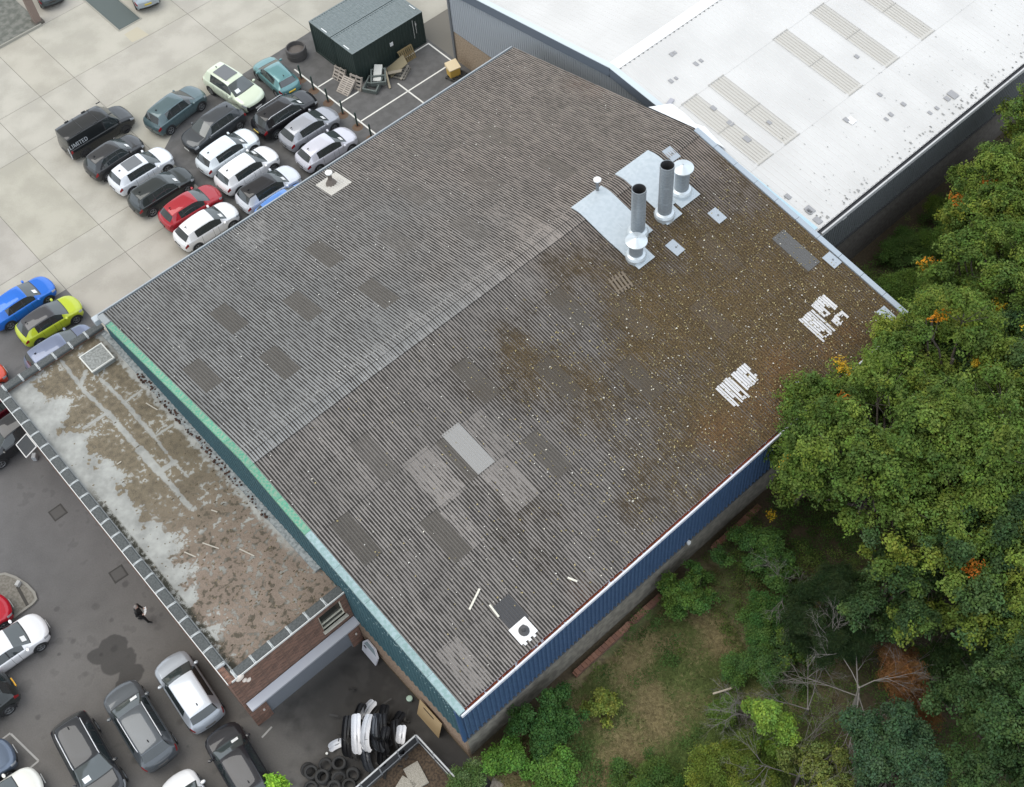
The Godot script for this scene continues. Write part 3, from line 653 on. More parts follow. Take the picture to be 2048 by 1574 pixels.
func build_annex():
	var an := thing("brick_annex", "flat-roofed brick annex with moss-covered felt roof joined to the warehouse gable", "building")
	var brick := brick_material()
	var rt := StandardMaterial3D.new(); rt.albedo_texture = annex_texture(); rt.roughness = 0.92
	var core := Mb.new(); core.box(Vector3(-3.03, 2.5, 10.15), Vector3(6.0, 5.0, 21.1)); obj("core", core.mesh(), M(0.12, 0.1, 0.09, 0.9), an)
	obj("roof", sheet(-6.05, -0.45, 0.0, 20.75, 5.1).mesh(), rt, an)
	var wl := Mb.new()
	wl.box(Vector3(-6.2, 2.68, 10.15), Vector3(0.3, 5.36, 21.8)); wl.box(Vector3(-3.03, 2.68, -0.6), Vector3(6.04, 5.36, 0.3))
	obj("wall", wl.mesh(), brick, an)
	var fw := Mb.new()
	for q in [[-6.05, -5.45, 0.0, 2.45], [-0.62, 0.0, 0.0, 2.45], [-6.05, 0.0, 2.45, 3.55], [-6.05, -1.58, 3.55, 5.0], [-0.32, 0.0, 3.55, 5.0], [-6.05, 0.0, 5.0, 5.36]]:
		fw.box(Vector3((q[0] + q[1]) / 2, (q[2] + q[3]) / 2, 20.9), Vector3(q[1] - q[0], q[3] - q[2], 0.3))
	obj("front_wall", fw.mesh(), brick, an)
	# parapet copings with their pale joint strips
	var felt := tex_mat(speckle(62, 0.03, Color(0.05, 0.057, 0.057), Color(0.085, 0.092, 0.092), 0.25), 0.5, 0.75)
	var pale := M(0.46, 0.48, 0.48, 0.8)
	for i in 22:
		var z := -0.75 + i * 0.99 + 0.495
		if i == 21: continue
		var mb := Mb.new(); mb.cbox(Vector3(0, 0, 0), Vector3(0.46, 0.16, 0.975), 0.04)
		var o := obj("coping_piece", mb.mesh(), felt, an); o.position = Vector3(-6.14, 5.42, z)
		var js := Mb.new(); js.cbox(Vector3.ZERO, Vector3(0.5, 0.19, 0.15), 0.045); var j := obj("joint_strip", js.mesh(), pale, an); j.position = Vector3(-6.14 + rng.randf_range(-0.01, 0.01), 5.427, z + 0.5); j.rotation.y = rng.randf_range(-0.12, 0.12)
	for side in 2:
		for i in 6:
			var x := -5.9 + i * 0.99 + 0.495
			if side == 0 and i == 5: x -= 0.02
			var mb := Mb.new(); mb.cbox(Vector3.ZERO, Vector3(0.975, 0.16, 0.46), 0.04)
			var o := obj("coping_piece", mb.mesh(), felt, an); o.position = Vector3(x, 5.425, 20.82 if side else -0.52)
			var js := Mb.new(); js.cbox(Vector3.ZERO, Vector3(0.15, 0.19, 0.5), 0.045); var j := obj("joint_strip", js.mesh(), pale, an); j.position = Vector3(x - 0.5, 5.432, 20.82 if side else -0.52)
	var tr := Mb.new(); tr.box(Vector3(-6.385, 5.44, 10.1), Vector3(0.035, 0.12, 21.9)); tr.box(Vector3(-3.1, 5.44, 21.07), Vector3(6.2, 0.12, 0.035)); obj("edge_trim", tr.mesh(), M(0.62, 0.62, 0.60, 0.6), an)
	var uf := Mb.new(); uf.box(Vector3(-5.88, 5.2, 10.2), Vector3(0.06, 0.24, 20.9)); obj("felt_upstand", uf.mesh(), M(0.24, 0.25, 0.25, 0.9), an)
	var sk := Mb.new(); sk.box(Vector3(-0.16, 5.16, 9.5), Vector3(0.32, 0.12, 19.4)); obj("lead_skirt", sk.mesh(), tex_mat(speckle(63, 0.02, Color(0.14, 0.16, 0.165), Color(0.30, 0.32, 0.32), 0.3), 0.4, 0.7), an)
	var rs := Mb.new()
	for i in 170:
		var z := rng.randf_range(3.5, 15.5) ; var r := rng.randf_range(0.03, 0.09); var t := rng.randf_range(0.5, 1.5)
		rs.col = Color(t, t, t)
		rs.lathe(Vector3(-0.30 + rng.randf_range(-0.1, 0.2), 5.2, z), [[r, 0], [r * 0.7, r * 0.7], [0.004, r]], 5)
	obj("roof_debris", rs.mesh(), M(0.06, 0.03, 0.02, 0.95), an).set_meta("kind", "stuff")
	# moss hummocks
	var hm := Mb.new()
	for i in 1500:
		var z := rng.randf_range(1.0, 20.5); var x := rng.randf_range(-5.7, -0.5)
		if rng.randf() > smoothstep(4.0, 17.0, z + x) * 0.9 + 0.08: continue
		var r := rng.randf_range(0.008, 0.035); var t := rng.randf_range(0.35, 1.0); hm.col = Color(t, t, t)
		hm.lathe(Vector3(x, 5.1, z), [[r * 1.4, 0.0], [r, r * 0.6], [0.004, r * 0.9]], 5, Basis(Vector3.UP, rng.randf() * 3.0).scaled(Vector3(rng.randf_range(0.6, 2.2), 1, 1)))
	obj("moss_hummocks", hm.mesh(), M(0.21, 0.17, 0.11, 0.95), an).set_meta("kind", "stuff")
	var bt := Mb.new()
	for q in [[-0.95, 5.35, -0.75, 6.15], [-4.0, 7.5, -3.75, 7.5], [-3.3, 14.2, -2.9, 15.0], [-4.2, 14.0, -3.95, 14.6], [-2.0, 13.0, -1.85, 13.3], [-2.2, 15.7, -1.9, 16.5]]:
		bt.bar(Vector3(q[0], 5.13, q[1]), Vector3(q[2], 5.13, q[3]), 0.05, 0.03)
	obj("batten_scraps", bt.mesh(), M(0.45, 0.42, 0.36, 0.85), an).set_meta("kind", "stuff")
	# window, roller shutter and canopy
	var wn := obj("window", window_frame().mesh(), M(0.66, 0.63, 0.52, 0.5), an); wn.position = Vector3(-0.95, 4.275, 20.93)
	var pm := M(0.035, 0.037, 0.032, 0.08, 0.0); pm.specular_mode = BaseMaterial3D.SPECULAR_SCHLICK_GGX
	var pb := Mb.new(); pb.box(Vector3(0, 0, -0.05), Vector3(1.2, 1.36, 0.02)); obj("pane", pb.mesh(), pm, wn)
	var sb := Mb.new(); sb.cbox(Vector3(0, -0.76, 0.12), Vector3(1.4, 0.07, 0.3), 0.012); obj("sill", sb.mesh(), M(0.55, 0.53, 0.46, 0.7), wn)
	var sh := Mb.new()
	for i in 31: sh.cbox(Vector3(-3.035, 0.05 + i * 0.078, 20.86), Vector3(4.82, 0.075, 0.03), 0.012, Basis.IDENTITY)
	obj("roller_shutter", sh.mesh(), M(0.20, 0.215, 0.24, 0.5, 0.2), an)
	for x in [-5.47, -0.60]:
		var gr := Mb.new(); gr.cbox(Vector3(x, 1.22, 20.92), Vector3(0.09, 2.44, 0.16), 0.01); obj("shutter_guide", gr.mesh(), M(0.18, 0.19, 0.2, 0.5), an)
	var ca := Mb.new(); ca.box(Vector3(-3.12, 2.72, 21.27), Vector3(6.2, 0.28, 0.44), Basis(Vector3.RIGHT, 0.25)); obj("canopy", ca.mesh(), M(0.47, 0.48, 0.52, 0.5), an)
	for q in [[-5.81, 5.3, 0.24, 0.2], [-5.7, 4.85, 0.13, 0.1], [-5.55, 4.62, 0.14, 0.12]]:
		var fo := Mb.new(); var pr := [[0.0, -1.0], [0.6, -0.8], [1.0, -0.2], [0.9, 0.4], [0.5, 0.85], [0.0, 1.0]]
		fo.lathe(Vector3.ZERO, pr, 9); var f := obj("foam_patch", fo.mesh(), M(0.75, 0.66, 0.58, 0.9), an); f.position = Vector3(q[0], q[1], 21.06); f.scale = Vector3(q[2], q[3], 0.1); f.rotation.z = 0.6
	for x in [-5.72, -0.25]:
		var lm := Mb.new(); lm.cbox(Vector3(x, 1.15, 21.08), Vector3(0.1, 0.14, 0.07), 0.02); obj("shutter_switch", lm.mesh(), M(0.6, 0.55, 0.5, 0.5), an)
	# rooflight
	var rl := thing("roof_window", "square metal-framed rooflight with a grey clouded pane on the annex roof", "rooflight", Vector3(-1.33, 5.1, 1.22))
	var k := Mb.new(); k.cbox(Vector3(0, 0.15, 0), Vector3(1.3, 0.3, 1.28), 0.02); obj("kerb", k.mesh(), M(0.2, 0.21, 0.2, 0.8), rl)
	var g := Mb.new(); g.box(Vector3(0, 0.31, 0), Vector3(1.26, 0.03, 1.24)); obj("pane", g.mesh(), tex_mat(speckle(64, 0.02, Color(0.17, 0.18, 0.17), Color(0.28, 0.29, 0.28), 0.2), 0.6, 0.25), rl)
	for q in [[0.0, 0.66, 1.4, 0.07], [0.0, -0.66, 1.4, 0.07], [0.66, 0.0, 0.07, 1.26], [-0.66, 0.0, 0.07, 1.26]]:
		var f := Mb.new(); f.cbox(Vector3(q[0], 0.33, q[1]), Vector3(q[2], 0.09, q[3]), 0.015); obj("frame", f.mesh(), M(0.62, 0.62, 0.58, 0.5), rl)
	# open window swung out of the side wall
	var ow := thing("open_casement", "dark window pane in a white frame swung open from the annex side wall", "window", Vector3(-6.36, 3.0, 1.3))
	for q in [[Vector3(-0.42, 0, -0.55), Vector3(0.84, 0.05, 0.05)], [Vector3(-0.42, 0, 0.55), Vector3(0.84, 0.05, 0.05)], [Vector3(-0.82, 0, 0), Vector3(0.05, 0.05, 1.06)], [Vector3(-0.03, 0, 0), Vector3(0.05, 0.05, 1.06)]]:
		var f := Mb.new(); f.cbox(q[0], q[1], 0.01); obj("frame", f.mesh(), M(0.75, 0.75, 0.74, 0.5), ow)
	var gp := Mb.new(); gp.box(Vector3(-0.42, 0, 0), Vector3(0.76, 0.015, 1.06)); obj("pane", gp.mesh(), M(0.03, 0.035, 0.04, 0.1), ow)
	ow.rotation.z = 0.35

func window_frame() -> Mb:
	var m := Mb.new()
	for q in [[0.0, 0.69, 1.26, 0.06], [0.0, -0.69, 1.26, 0.06], [0.6, 0.0, 0.06, 1.32], [-0.6, 0.0, 0.06, 1.32], [0.0, -0.25, 1.14, 0.05]]:
		m.cbox(Vector3(q[0], q[1], 0), Vector3(q[2], q[3], 0.08), 0.01)
	return m

const WX := 30.9
func wroof(z: float) -> float: return 6.3 + 2.0 * (1.0 - absf(z - 7.0) / 15.2)

func build_white_building():
	var wb := thing("white_roofed_warehouse", "modern warehouse with a long white metal roof and grey ribbed cladding", "warehouse")
	var body := Mb.new()
	body.wall_poly(PackedVector2Array([Vector2(-8.1, 0), Vector2(22.1, 0), Vector2(22.1, 6.15), Vector2(7.0, 8.15), Vector2(-8.1, 6.15)]), WX + 0.12, 86.0)
	obj("wall", body.mesh(), tex_mat(speckle(71, 0.02, Color(0.13, 0.115, 0.1), Color(0.2, 0.18, 0.16), 0.3), 0.2), wb)
	var blk := Mb.new(); blk.box(Vector3(WX + 0.05, 1.25, 6.95), Vector3(0.12, 2.5, 30.2)); obj("base_wall", blk.mesh(), tex_mat(speckle(72, 0.03, Color(0.26, 0.20, 0.14), Color(0.38, 0.30, 0.22), 0.3), 0.4), wb)
	var gc := M(0.36, 0.39, 0.42, 0.5); var sc := M(0.16, 0.17, 0.18, 0.5)
	for i in 30:
		var za := -8.15 + i * 1.0117; var zb := za + 1.0117
		obj("cladding_sheet", ribbed_x(za, zb, WX - 0.03, 2.55, wroof(za) - 0.1, wroof(zb) - 0.1, 5, 0.03).mesh(), gc, wb)
	for i in 50:
		var mb := ribbed_z(WX + 0.05 + i * 1.1, WX + 0.05 + (i + 1) * 1.1, 22.16, 2.9, 6.1, 1.0, 5, 0.03)
		obj("side_cladding_sheet", mb.mesh(), sc, wb)
	var lw := Mb.new(); lw.box(Vector3(58.4, 1.42, 22.14), Vector3(55.0, 2.84, 0.1)); obj("side_base_wall", lw.mesh(), tex_mat(speckle(73, 0.02, Color(0.10, 0.088, 0.078), Color(0.15, 0.135, 0.12), 0.3), 0.3), wb)
	var df := Mb.new(); df.cbox(Vector3(58.4, 2.87, 22.2), Vector3(55.0, 0.06, 0.14), 0.01); obj("drip_flashing", df.mesh(), M(0.04, 0.04, 0.042, 0.6), wb)
	var ct := Mb.new(); ct.cbox(Vector3(WX - 0.02, 3.1, -8.17), Vector3(0.2, 6.2, 0.2), 0.01); obj("corner_trim", ct.mesh(), M(0.15, 0.16, 0.17, 0.5), wb)
	# roof sheets: shallow trapezoid ribs at a third of a metre
	var wm := tex_mat(speckle(74, 0.006, Color(0.52, 0.513, 0.50), Color(0.58, 0.573, 0.56), 0.10), 0.06, 0.45)
	var cream := M(0.49, 0.475, 0.44, 0.5); var cream2 := M(0.6, 0.59, 0.56, 0.5)
	var lit := {}
	for q in [1, 3, 8, 11, 14, 19, 22, 25, 30, 33]: lit[q] = 1
	for side in 2:
		for i in 50:
			var x0 := WX - 0.06 + i * 1.1
			for half in 3:
				var f0: float = [0.0, 0.302, 0.675][half]; var f1: float = [0.302, 0.675, 1.0][half]
				if side == 0 and half > 0: continue
				if side == 0: f1 = 1.0
				var za := 7.0 + (1.0 if side else -1.0) * (15.4 * f0); var zb := 7.0 + (1.0 if side else -1.0) * (15.4 * f1)
				var mb := Mb.new(); var t := rng.randf_range(0.97, 1.02); mb.col = Color(t, t, t)
				var lift := 0.02 + 0.008 * (2 - half)
				for r in 3:
					var w := 1.1 / 3.0; var a := x0 + r * w
					var xs := [a, a + w * 0.14, a + w * 0.24, a + w * 0.36, a + w * 0.46, a + w]; var hs := [0.0, 0.0, 0.016, 0.016, 0.0, 0.0]
					for k in 5:
						var p := Vector3(xs[k], wroof(za) + hs[k] + lift, za); var q := Vector3(xs[k + 1], wroof(za) + hs[k + 1] + lift, za)
						var p2 := Vector3(xs[k], wroof(zb) + hs[k] + lift, zb); var q2 := Vector3(xs[k + 1], wroof(zb) + hs[k + 1] + lift, zb)
						if side: mb.quad(p2, q2, q, p)
						else: mb.quad(p, q, q2, p2)
				if side == 1 and lit.has(i) and half == 1: obj("rooflight", mb.mesh(), cream, wb)
				elif side == 1 and lit.has(i) and half == 0 : obj("roof_sheet", mb.mesh(), wm, wb)
				else: obj("roof_sheet", mb.mesh(), wm, wb)
	for i in 50:
		if not lit.has(i): continue
		var ul := Mb.new(); var x := WX - 0.06 + i * 1.1 + 0.55
		var s := -atan(2.0 / 15.2)
		for k in 7: ul.box(Vector3(x - 0.62 + k * 0.2, wroof(14.4) + 0.062, 14.4), Vector3(0.018, 0.02, 5.6), Basis(Vector3.RIGHT, -s))
		for zz in [11.6, 14.4, 17.35]: ul.box(Vector3(x, wroof(zz) + 0.066, zz), Vector3(1.3, 0.02, 0.03), Basis(Vector3.RIGHT, -s))
		obj("rooflight_seams", ul.mesh(), M(0.44, 0.425, 0.395, 0.7), wb)
	var rc := Mb.new()
	for s in [-1.0, 1.0]:
		var a := Vector3(WX - 0.1, wroof(7.0) + 0.075, 7.0); var b := Vector3(86, wroof(7.0) + 0.075, 7.0); var c := Vector3(86, wroof(7.4) + 0.065, 7.0 + s * 0.38); var d := Vector3(WX - 0.1, wroof(7.4) + 0.065, 7.0 + s * 0.38)
		if s > 0: rc.quad(d, c, b, a)
		else: rc.quad(a, b, c, d)
	obj("ridge_cap", rc.mesh(), M(0.72, 0.72, 0.72, 0.45), wb)
	var fx := Mb.new()
	for i in 150: fx.box(Vector3(WX + 0.3 + i * 0.3667, wroof(7.55) + 0.07, 7.42), Vector3(0.1, 0.03, 0.07))
	obj("ridge_fixings", fx.mesh(), M(0.2, 0.2, 0.2, 0.7), wb).set_meta("kind", "stuff")
	# bargeboard and its trim
	for q in [[-8.45, 7.0], [7.0, 11.3]]:
		var za: float = q[0]; var zb: float = q[1]
		var mb := Mb.new(); mb.bar(Vector3(WX - 0.16, wroof(za) - 0.26, za), Vector3(WX - 0.16, wroof(zb) - 0.26, zb), 0.1, 0.62); obj("bargeboard", mb.mesh(), M(0.125, 0.15, 0.185, 0.5), wb)
		var tb := Mb.new(); tb.bar(Vector3(WX - 0.04, wroof(za) + 0.09, za), Vector3(WX - 0.04, wroof(zb) + 0.09, zb), 0.36, 0.05); obj("verge_trim", tb.mesh(), M(0.52, 0.58, 0.62, 0.5), wb)
	var lt := Mb.new(); lt.bar(Vector3(WX + 0.1, wroof(11.2) + 0.12, 11.2), Vector3(WX + 0.85, wroof(11.2) + 0.12, 11.0), 0.26, 0.05); obj("bent_trim", lt.mesh(), M(0.36, 0.36, 0.4, 0.5), wb)
	var fl := Mb.new()
	var zs := [11.2, 12.2, 13.1, 13.6, 14.6, 15.4]; var ws := [0.55, 0.6, 0.5, 0.75, 0.6, 0.45]
	for i in 5:
		var za: float = zs[i]; var zb: float = zs[i + 1]
		fl.quad(Vector3(29.56, roof_y(za) + 0.1, za), Vector3(29.56, roof_y(zb) + 0.1, zb), Vector3(WX + ws[i + 1], wroof(zb) + 0.11, zb), Vector3(WX + ws[i], wroof(za) + 0.11, za))
	obj("patched_flashing", fl.mesh(), M(0.8, 0.8, 0.8, 0.6), wb)
	for q in [[15.45, 19.0, 0.3], [19.0, 22.3, 0.26]]:
		var mb := Mb.new(); mb.bar(Vector3(WX - 0.02, wroof(q[0]) + 0.1, q[0]), Vector3(WX - 0.02, wroof(q[1]) + 0.1, q[1]), q[2] * 1.6, 0.05); obj("verge_trim", mb.mesh(), M(0.42, 0.58, 0.66, 0.5), wb)
	for i in 10:
		var x := WX + 0.1 + i * 5.5
		var g := Mb.new(); g.box(Vector3(x + 2.74, 6.12, 22.5), Vector3(5.48, 0.04, 0.3)); g.box(Vector3(x + 2.74, 6.2, 22.36), Vector3(5.48, 0.2, 0.03)); obj("gutter", g.mesh(), M(0.05, 0.05, 0.055, 0.6), wb)
		var gl := Mb.new(); gl.cbox(Vector3(x + 2.74, 6.2, 22.66), Vector3(5.48, 0.26, 0.1), 0.015); obj("gutter_lip", gl.mesh(), M(0.5, 0.5, 0.5, 0.5), wb)
	var lm := Mb.new(); lm.cbox(Vector3(33.2, 5.75, 22.4), Vector3(0.36, 0.2, 0.3), 0.03); obj("wall_light", lm.mesh(), M(0.8, 0.8, 0.78, 0.4), wb)
	# grey repair patches and stains
	var sp := [[38.07, 18.42, 0.3], [40.98, 18.44, 0.25], [41.45, 19.78, 0.25], [40.3, 19.8, 0.25], [39.82, 19.85, 0.22], [44.17, 21.18, 0.5], [43.68, 21.15, 0.3], [33.04, 12.95, 0.3], [32.94, 14.32, 0.34], [32.8, 15.71, 0.38], [34.64, 15.71, 0.25], [31.72, 21.21, 0.45], [31.6, 21.25, 0.3], [31.5, 21.95, 0.4], [31.5, 19.85, 0.3], [42.26, 15.69, 0.25], [42.07, 21.17, 0.22], [42.66, 21.21, 0.22], [34.19, 8.58, 0.25], [34.43, 8.59, 0.2], [34.72, 10.0, 0.28], [35.13, 10.02, 0.22], [32.68, 9.98, 0.26], [33.06, 10.02, 0.2]]
	for q in sp:
		var mb := Mb.new(); mb.cbox(Vector3.ZERO, Vector3(q[2] * 0.9, 0.02, q[2] * 1.15), 0.006)
		var o := obj("repair_patch", mb.mesh(), M(0.30, 0.30, 0.31, 0.7), wb); o.position = Vector3(q[0], wroof(q[1]) + 0.065, q[1]); o.rotation.x = atan(2.0 / 15.2)
	var st := Mb.new(); st.cbox(Vector3(38.25, wroof(18.6) + 0.06, 18.62), Vector3(0.42, 0.02, 0.5), 0.006, Basis(Vector3.RIGHT, 0.131)); obj("white_patch", st.mesh(), M(0.85, 0.85, 0.85, 0.4), wb)
	var sm := Mb.new()
	for i in 330:
		var x := rng.randf_range(31.2, 62.0); var z := 22.2 - absf(rng.randfn(0, 1.0)) * (2.6 if i % 3 else 0.35)
		if z < 8.0: continue
		var r := rng.randf_range(0.008, 0.028) * (2.0 if z > 21.7 else 1.0)
		sm.col = Color(1, 1, 1) * rng.randf_range(0.5, 1.4)
		sm.box(Vector3(x, wroof(z) + 0.058, z), Vector3(r * 1.6, 0.006, r * rng.randf_range(1.5, 4.0)), Basis(Vector3.RIGHT, 0.131))
	obj("dirt_specks", sm.mesh(), M(0.28, 0.28, 0.275, 0.8), wb).set_meta("kind", "stuff")

func build_flues():
	var steel := tex_mat(speckle(81, 0.03, Color(0.27, 0.30, 0.33), Color(0.33, 0.365, 0.39), 0.06), 0.5, 0.42, false); steel.metallic = 0.35
	var bright := M(0.55, 0.6, 0.63, 0.35, 0.4); var sheetm := tex_mat(speckle(82, 0.02, Color(0.42, 0.475, 0.51), Color(0.48, 0.53, 0.565), 0.04), 0.3, 0.45); sheetm.metallic = 0.25
	var fl := [["stack", 22.5, 17.36, 12.1, 0.365, "open-topped tall steel flue nearer the viewer, above a short capped one"], ["stack", 24.34, 17.46, 12.45, 0.365, "open-topped tall steel flue beside the farther capped one"], ["cowl", 21.42, 18.3, 10.05, 0.36, "short steel flue with a conical cap standing nearest the roof eave"], ["cowl", 26.05, 17.0, 10.85, 0.38, "taller steel flue with a conical cap standing behind the tall flue"]]
	for q in fl:
		var yb := roof_y(q[2]) + 0.06
		var o := thing("flue", q[5], "flue", Vector3(q[1], yb, q[2]), 0, "steel flues on the warehouse roof")
		var hgt: float = q[3] - yb; var r: float = q[4]
		var b := Mb.new(); b.lathe(Vector3.ZERO, [[r * 1.5, -0.15], [r * 1.5, 0.16], [r * 1.34, 0.27], [r, 0.34]], 24); obj("collar", b.mesh(), bright, o)
		if q[0] == "stack":
			var p := Mb.new(); p.lathe(Vector3.ZERO, [[r, 0.0], [r, hgt], [r - 0.025, hgt], [r - 0.025, 0.3]], 28); obj("pipe", p.mesh(), steel, o)
			var s := Mb.new()
			for k in 3: s.lathe(Vector3(0, hgt * (0.3 + 0.32 * k), 0), [[r + 0.001, 0], [r + 0.008, 0.015], [r + 0.001, 0.03]], 28)
			obj("seam", s.mesh(), steel, o)
			var fb := Mb.new(); fb.lathe(Vector3.ZERO, [[r - 0.03, 0.5], [0.0, 0.5]], 20); obj("soot", fb.mesh(), M(0.015, 0.015, 0.015, 0.95), o)
			var ib := Mb.new(); ib.lathe(Vector3.ZERO, [[r - 0.028, hgt - 0.02], [r - 0.029, 0.45]], 28); obj("sooty_lining", ib.mesh(), M(0.05, 0.05, 0.052, 0.8), o)
		else:
			var p := Mb.new(); p.lathe(Vector3.ZERO, [[r, 0.0], [r, hgt - 0.16]], 28); obj("pipe", p.mesh(), steel, o)
			var c := Mb.new(); c.lathe(Vector3.ZERO, [[r * 0.9, hgt - 0.22], [0.56, hgt - 0.16], [0.56, hgt - 0.10], [0.06, hgt + 0.12], [0.03, hgt + 0.18], [0.0, hgt + 0.19]], 28); obj("cap", c.mesh(), bright, o)
	# sheet aprons dressed over the ridge
	var ap := [["bent sheet-metal apron over the ridge below the near pair of flues", 21.0, 23.15, 14.3, [[18.93, 21.0, 22.15], [17.75, 21.0, 23.2]]], ["narrower sheet-metal apron over the ridge below the far pair of flues", 24.25, 26.7, 14.2, [[18.0, 24.0, 25.1], [17.75, 25.3, 26.7]]]]
	for q in ap:
		var o := thing("flue_apron", q[0], "apron", Vector3.ZERO, 0, "sheet-metal aprons under the flues")
		var mb := Mb.new(); var x0: float = q[1]; var x1: float = q[2]; var zz := [q[3] - 0.25, 14.45, 14.75, 15.1, 16.4, 17.3]
		for i in 5:
			var za: float = zz[i]; var zb: float = zz[i + 1]
			var ya: float = roof_y(za) + [0.17, 0.16, 0.16, 0.16, 0.10, 0.09][i]; var yb: float = roof_y(zb) + [0.17, 0.16, 0.16, 0.16, 0.10, 0.09][i + 1]
			mb.quad(Vector3(x0, ya, za), Vector3(x0, yb, zb), Vector3(x1, yb, zb), Vector3(x1, ya, za))
			mb.quad(Vector3(x0, ya, za), Vector3(x0, ya - 0.05, za), Vector3(x0, yb - 0.05, zb), Vector3(x0, yb, zb))
			mb.quad(Vector3(x1, yb, zb), Vector3(x1, yb - 0.05, zb), Vector3(x1, ya - 0.05, za), Vector3(x1, ya, za))
		obj("sheet", mb.mesh(), sheetm, o)
		for t in q[4]:
			var bb := Mb.new(); var zm: float = (17.0 + t[0]) / 2
			bb.box(Vector3((t[1] + t[2]) / 2, roof_y(zm) + 0.10, zm), Vector3(t[2] - t[1], 0.03, (t[0] - 17.0) * 1.02), Basis(Vector3.RIGHT, 0.196)); obj("base_plate", bb.mesh(), sheetm, o)
		var cr := Mb.new(); cr.box(Vector3((x0 + x1) / 2, roof_y(15.6) + 0.09, 15.6), Vector3(0.02, 0.02, 2.2), Basis(Vector3.RIGHT, 0.196)); obj("seam", cr.mesh(), bright, o)
	var pv := thing("vent_pipe", "thin vent pipe with a white cap on the ridge left of the flues", "vent pipe", Vector3(22.78, roof_y(14.2), 14.15))
	var a := Mb.new(); a.lathe(Vector3.ZERO, [[0.09, 0], [0.09, 0.85]], 12); obj("pipe", a.mesh(), M(0.17, 0.18, 0.19, 0.5), pv)
	var b := Mb.new(); b.lathe(Vector3.ZERO, [[0.08, 0.83], [0.2, 0.86], [0.21, 0.93], [0.12, 1.0], [0.0, 1.02]], 14); obj("cap", b.mesh(), M(0.78, 0.78, 0.78, 0.4), pv)
	# the old flue near the left eave
	var ov := thing("vent_pipe", "brown clay vent pipe with a white cap on a pale patch near the left eave", "vent pipe", Vector3(14.5, roof_y(1.3), 1.3))
	var pt := Mb.new(); corrugated(pt, 13.85, 15.3, 0.62, roof_y(0.62) - roof_y(1.3), 2.25, roof_y(2.25) - roof_y(1.3), 0.02, 0.05, 0.06)
	for i in pt.v.size(): pt.v[i] += Vector3(-14.5, 0, -1.3)
	obj("patch_sheet", pt.mesh(), M(0.50, 0.48, 0.44, 0.8), ov)
	var c := Mb.new(); c.lathe(Vector3.ZERO, [[0.34, 0.0], [0.3, 0.12], [0.2, 0.3], [0.13, 0.4], [0.12, 0.75]], 16); obj("base", c.mesh(), M(0.13, 0.11, 0.095, 0.8), ov)
	var d := Mb.new(); d.lathe(Vector3.ZERO, [[0.12, 0.8], [0.2, 0.84], [0.21, 0.92], [0.1, 0.98], [0.0, 0.99]], 14); obj("cap", d.mesh(), M(0.75, 0.75, 0.72, 0.5), ov)
	var rv := thing("vent_pipe", "small black vent on a bright white square plate by the near right eave", "vent pipe", Vector3(4.35, roof_y(28.5), 28.5))
	var e := Mb.new(); e.cbox(Vector3(0, 0.07, 0), Vector3(0.95, 0.03, 0.85), 0.01, Basis(Vector3.RIGHT, 0.196)); obj("plate", e.mesh(), M(0.8, 0.79, 0.78, 0.5), rv)
	var f := Mb.new(); f.lathe(Vector3(0.02, 0, 0.02), [[0.26, 0.0], [0.24, 0.12], [0.12, 0.2], [0.10, 0.5], [0.0, 0.5]], 16); obj("pipe", f.mesh(), M(0.06, 0.06, 0.063, 0.5), rv)
	for k in 3:
		var g := Mb.new(); g.cbox(Vector3(-0.3 + k * 0.26, -0.02, 0.43), Vector3(0.14, 0.02, 0.2), 0.006, Basis(Vector3.RIGHT, 0.196)); obj("fixing_tab", g.mesh(), M(0.7, 0.7, 0.69, 0.5), rv)
	var bs := [[[3.2, 26.35], [4.15, 25.95], "pale batten lying across the roof ribs uphill of the dark patch"], [[3.95, 27.4], [4.0, 26.75], "pale batten lying along the ribs beside the dark patch"], [[7.4, 28.05], [7.6, 28.45], "short white offcut near the right eave"]]
	for q in bs:
		var mb := Mb.new(); mb.bar(Vector3(q[0][0], roof_y(q[0][1]) + 0.1, q[0][1]), Vector3(q[1][0], roof_y(q[1][1]) + 0.1, q[1][1]), 0.09, 0.03)
		tag(obj("batten", mb.mesh(), M(0.62, 0.6, 0.52, 0.8)), q[2], "batten", "battens on the warehouse roof")
	var sl := thing("slatted_board", "weathered slatted board lying on the roof below the capped flue", "board", Vector3(19.75, roof_y(18.9) + 0.09, 18.9), 10)
	sl.rotation.x = 0.196
	for k in 5:
		var g := Mb.new(); g.cbox(Vector3(-0.4 + k * 0.2, 0.02, 0), Vector3(0.11, 0.03, 1.0), 0.006); obj("slat", g.mesh(), M(0.16, 0.13, 0.095, 0.9), sl)
	var sb := Mb.new(); sb.box(Vector3(0, 0, 0.3), Vector3(1.0, 0.03, 0.08)); sb.box(Vector3(0, 0, -0.3), Vector3(1.0, 0.03, 0.08)); obj("batten", sb.mesh(), M(0.14, 0.11, 0.08, 0.9), sl)

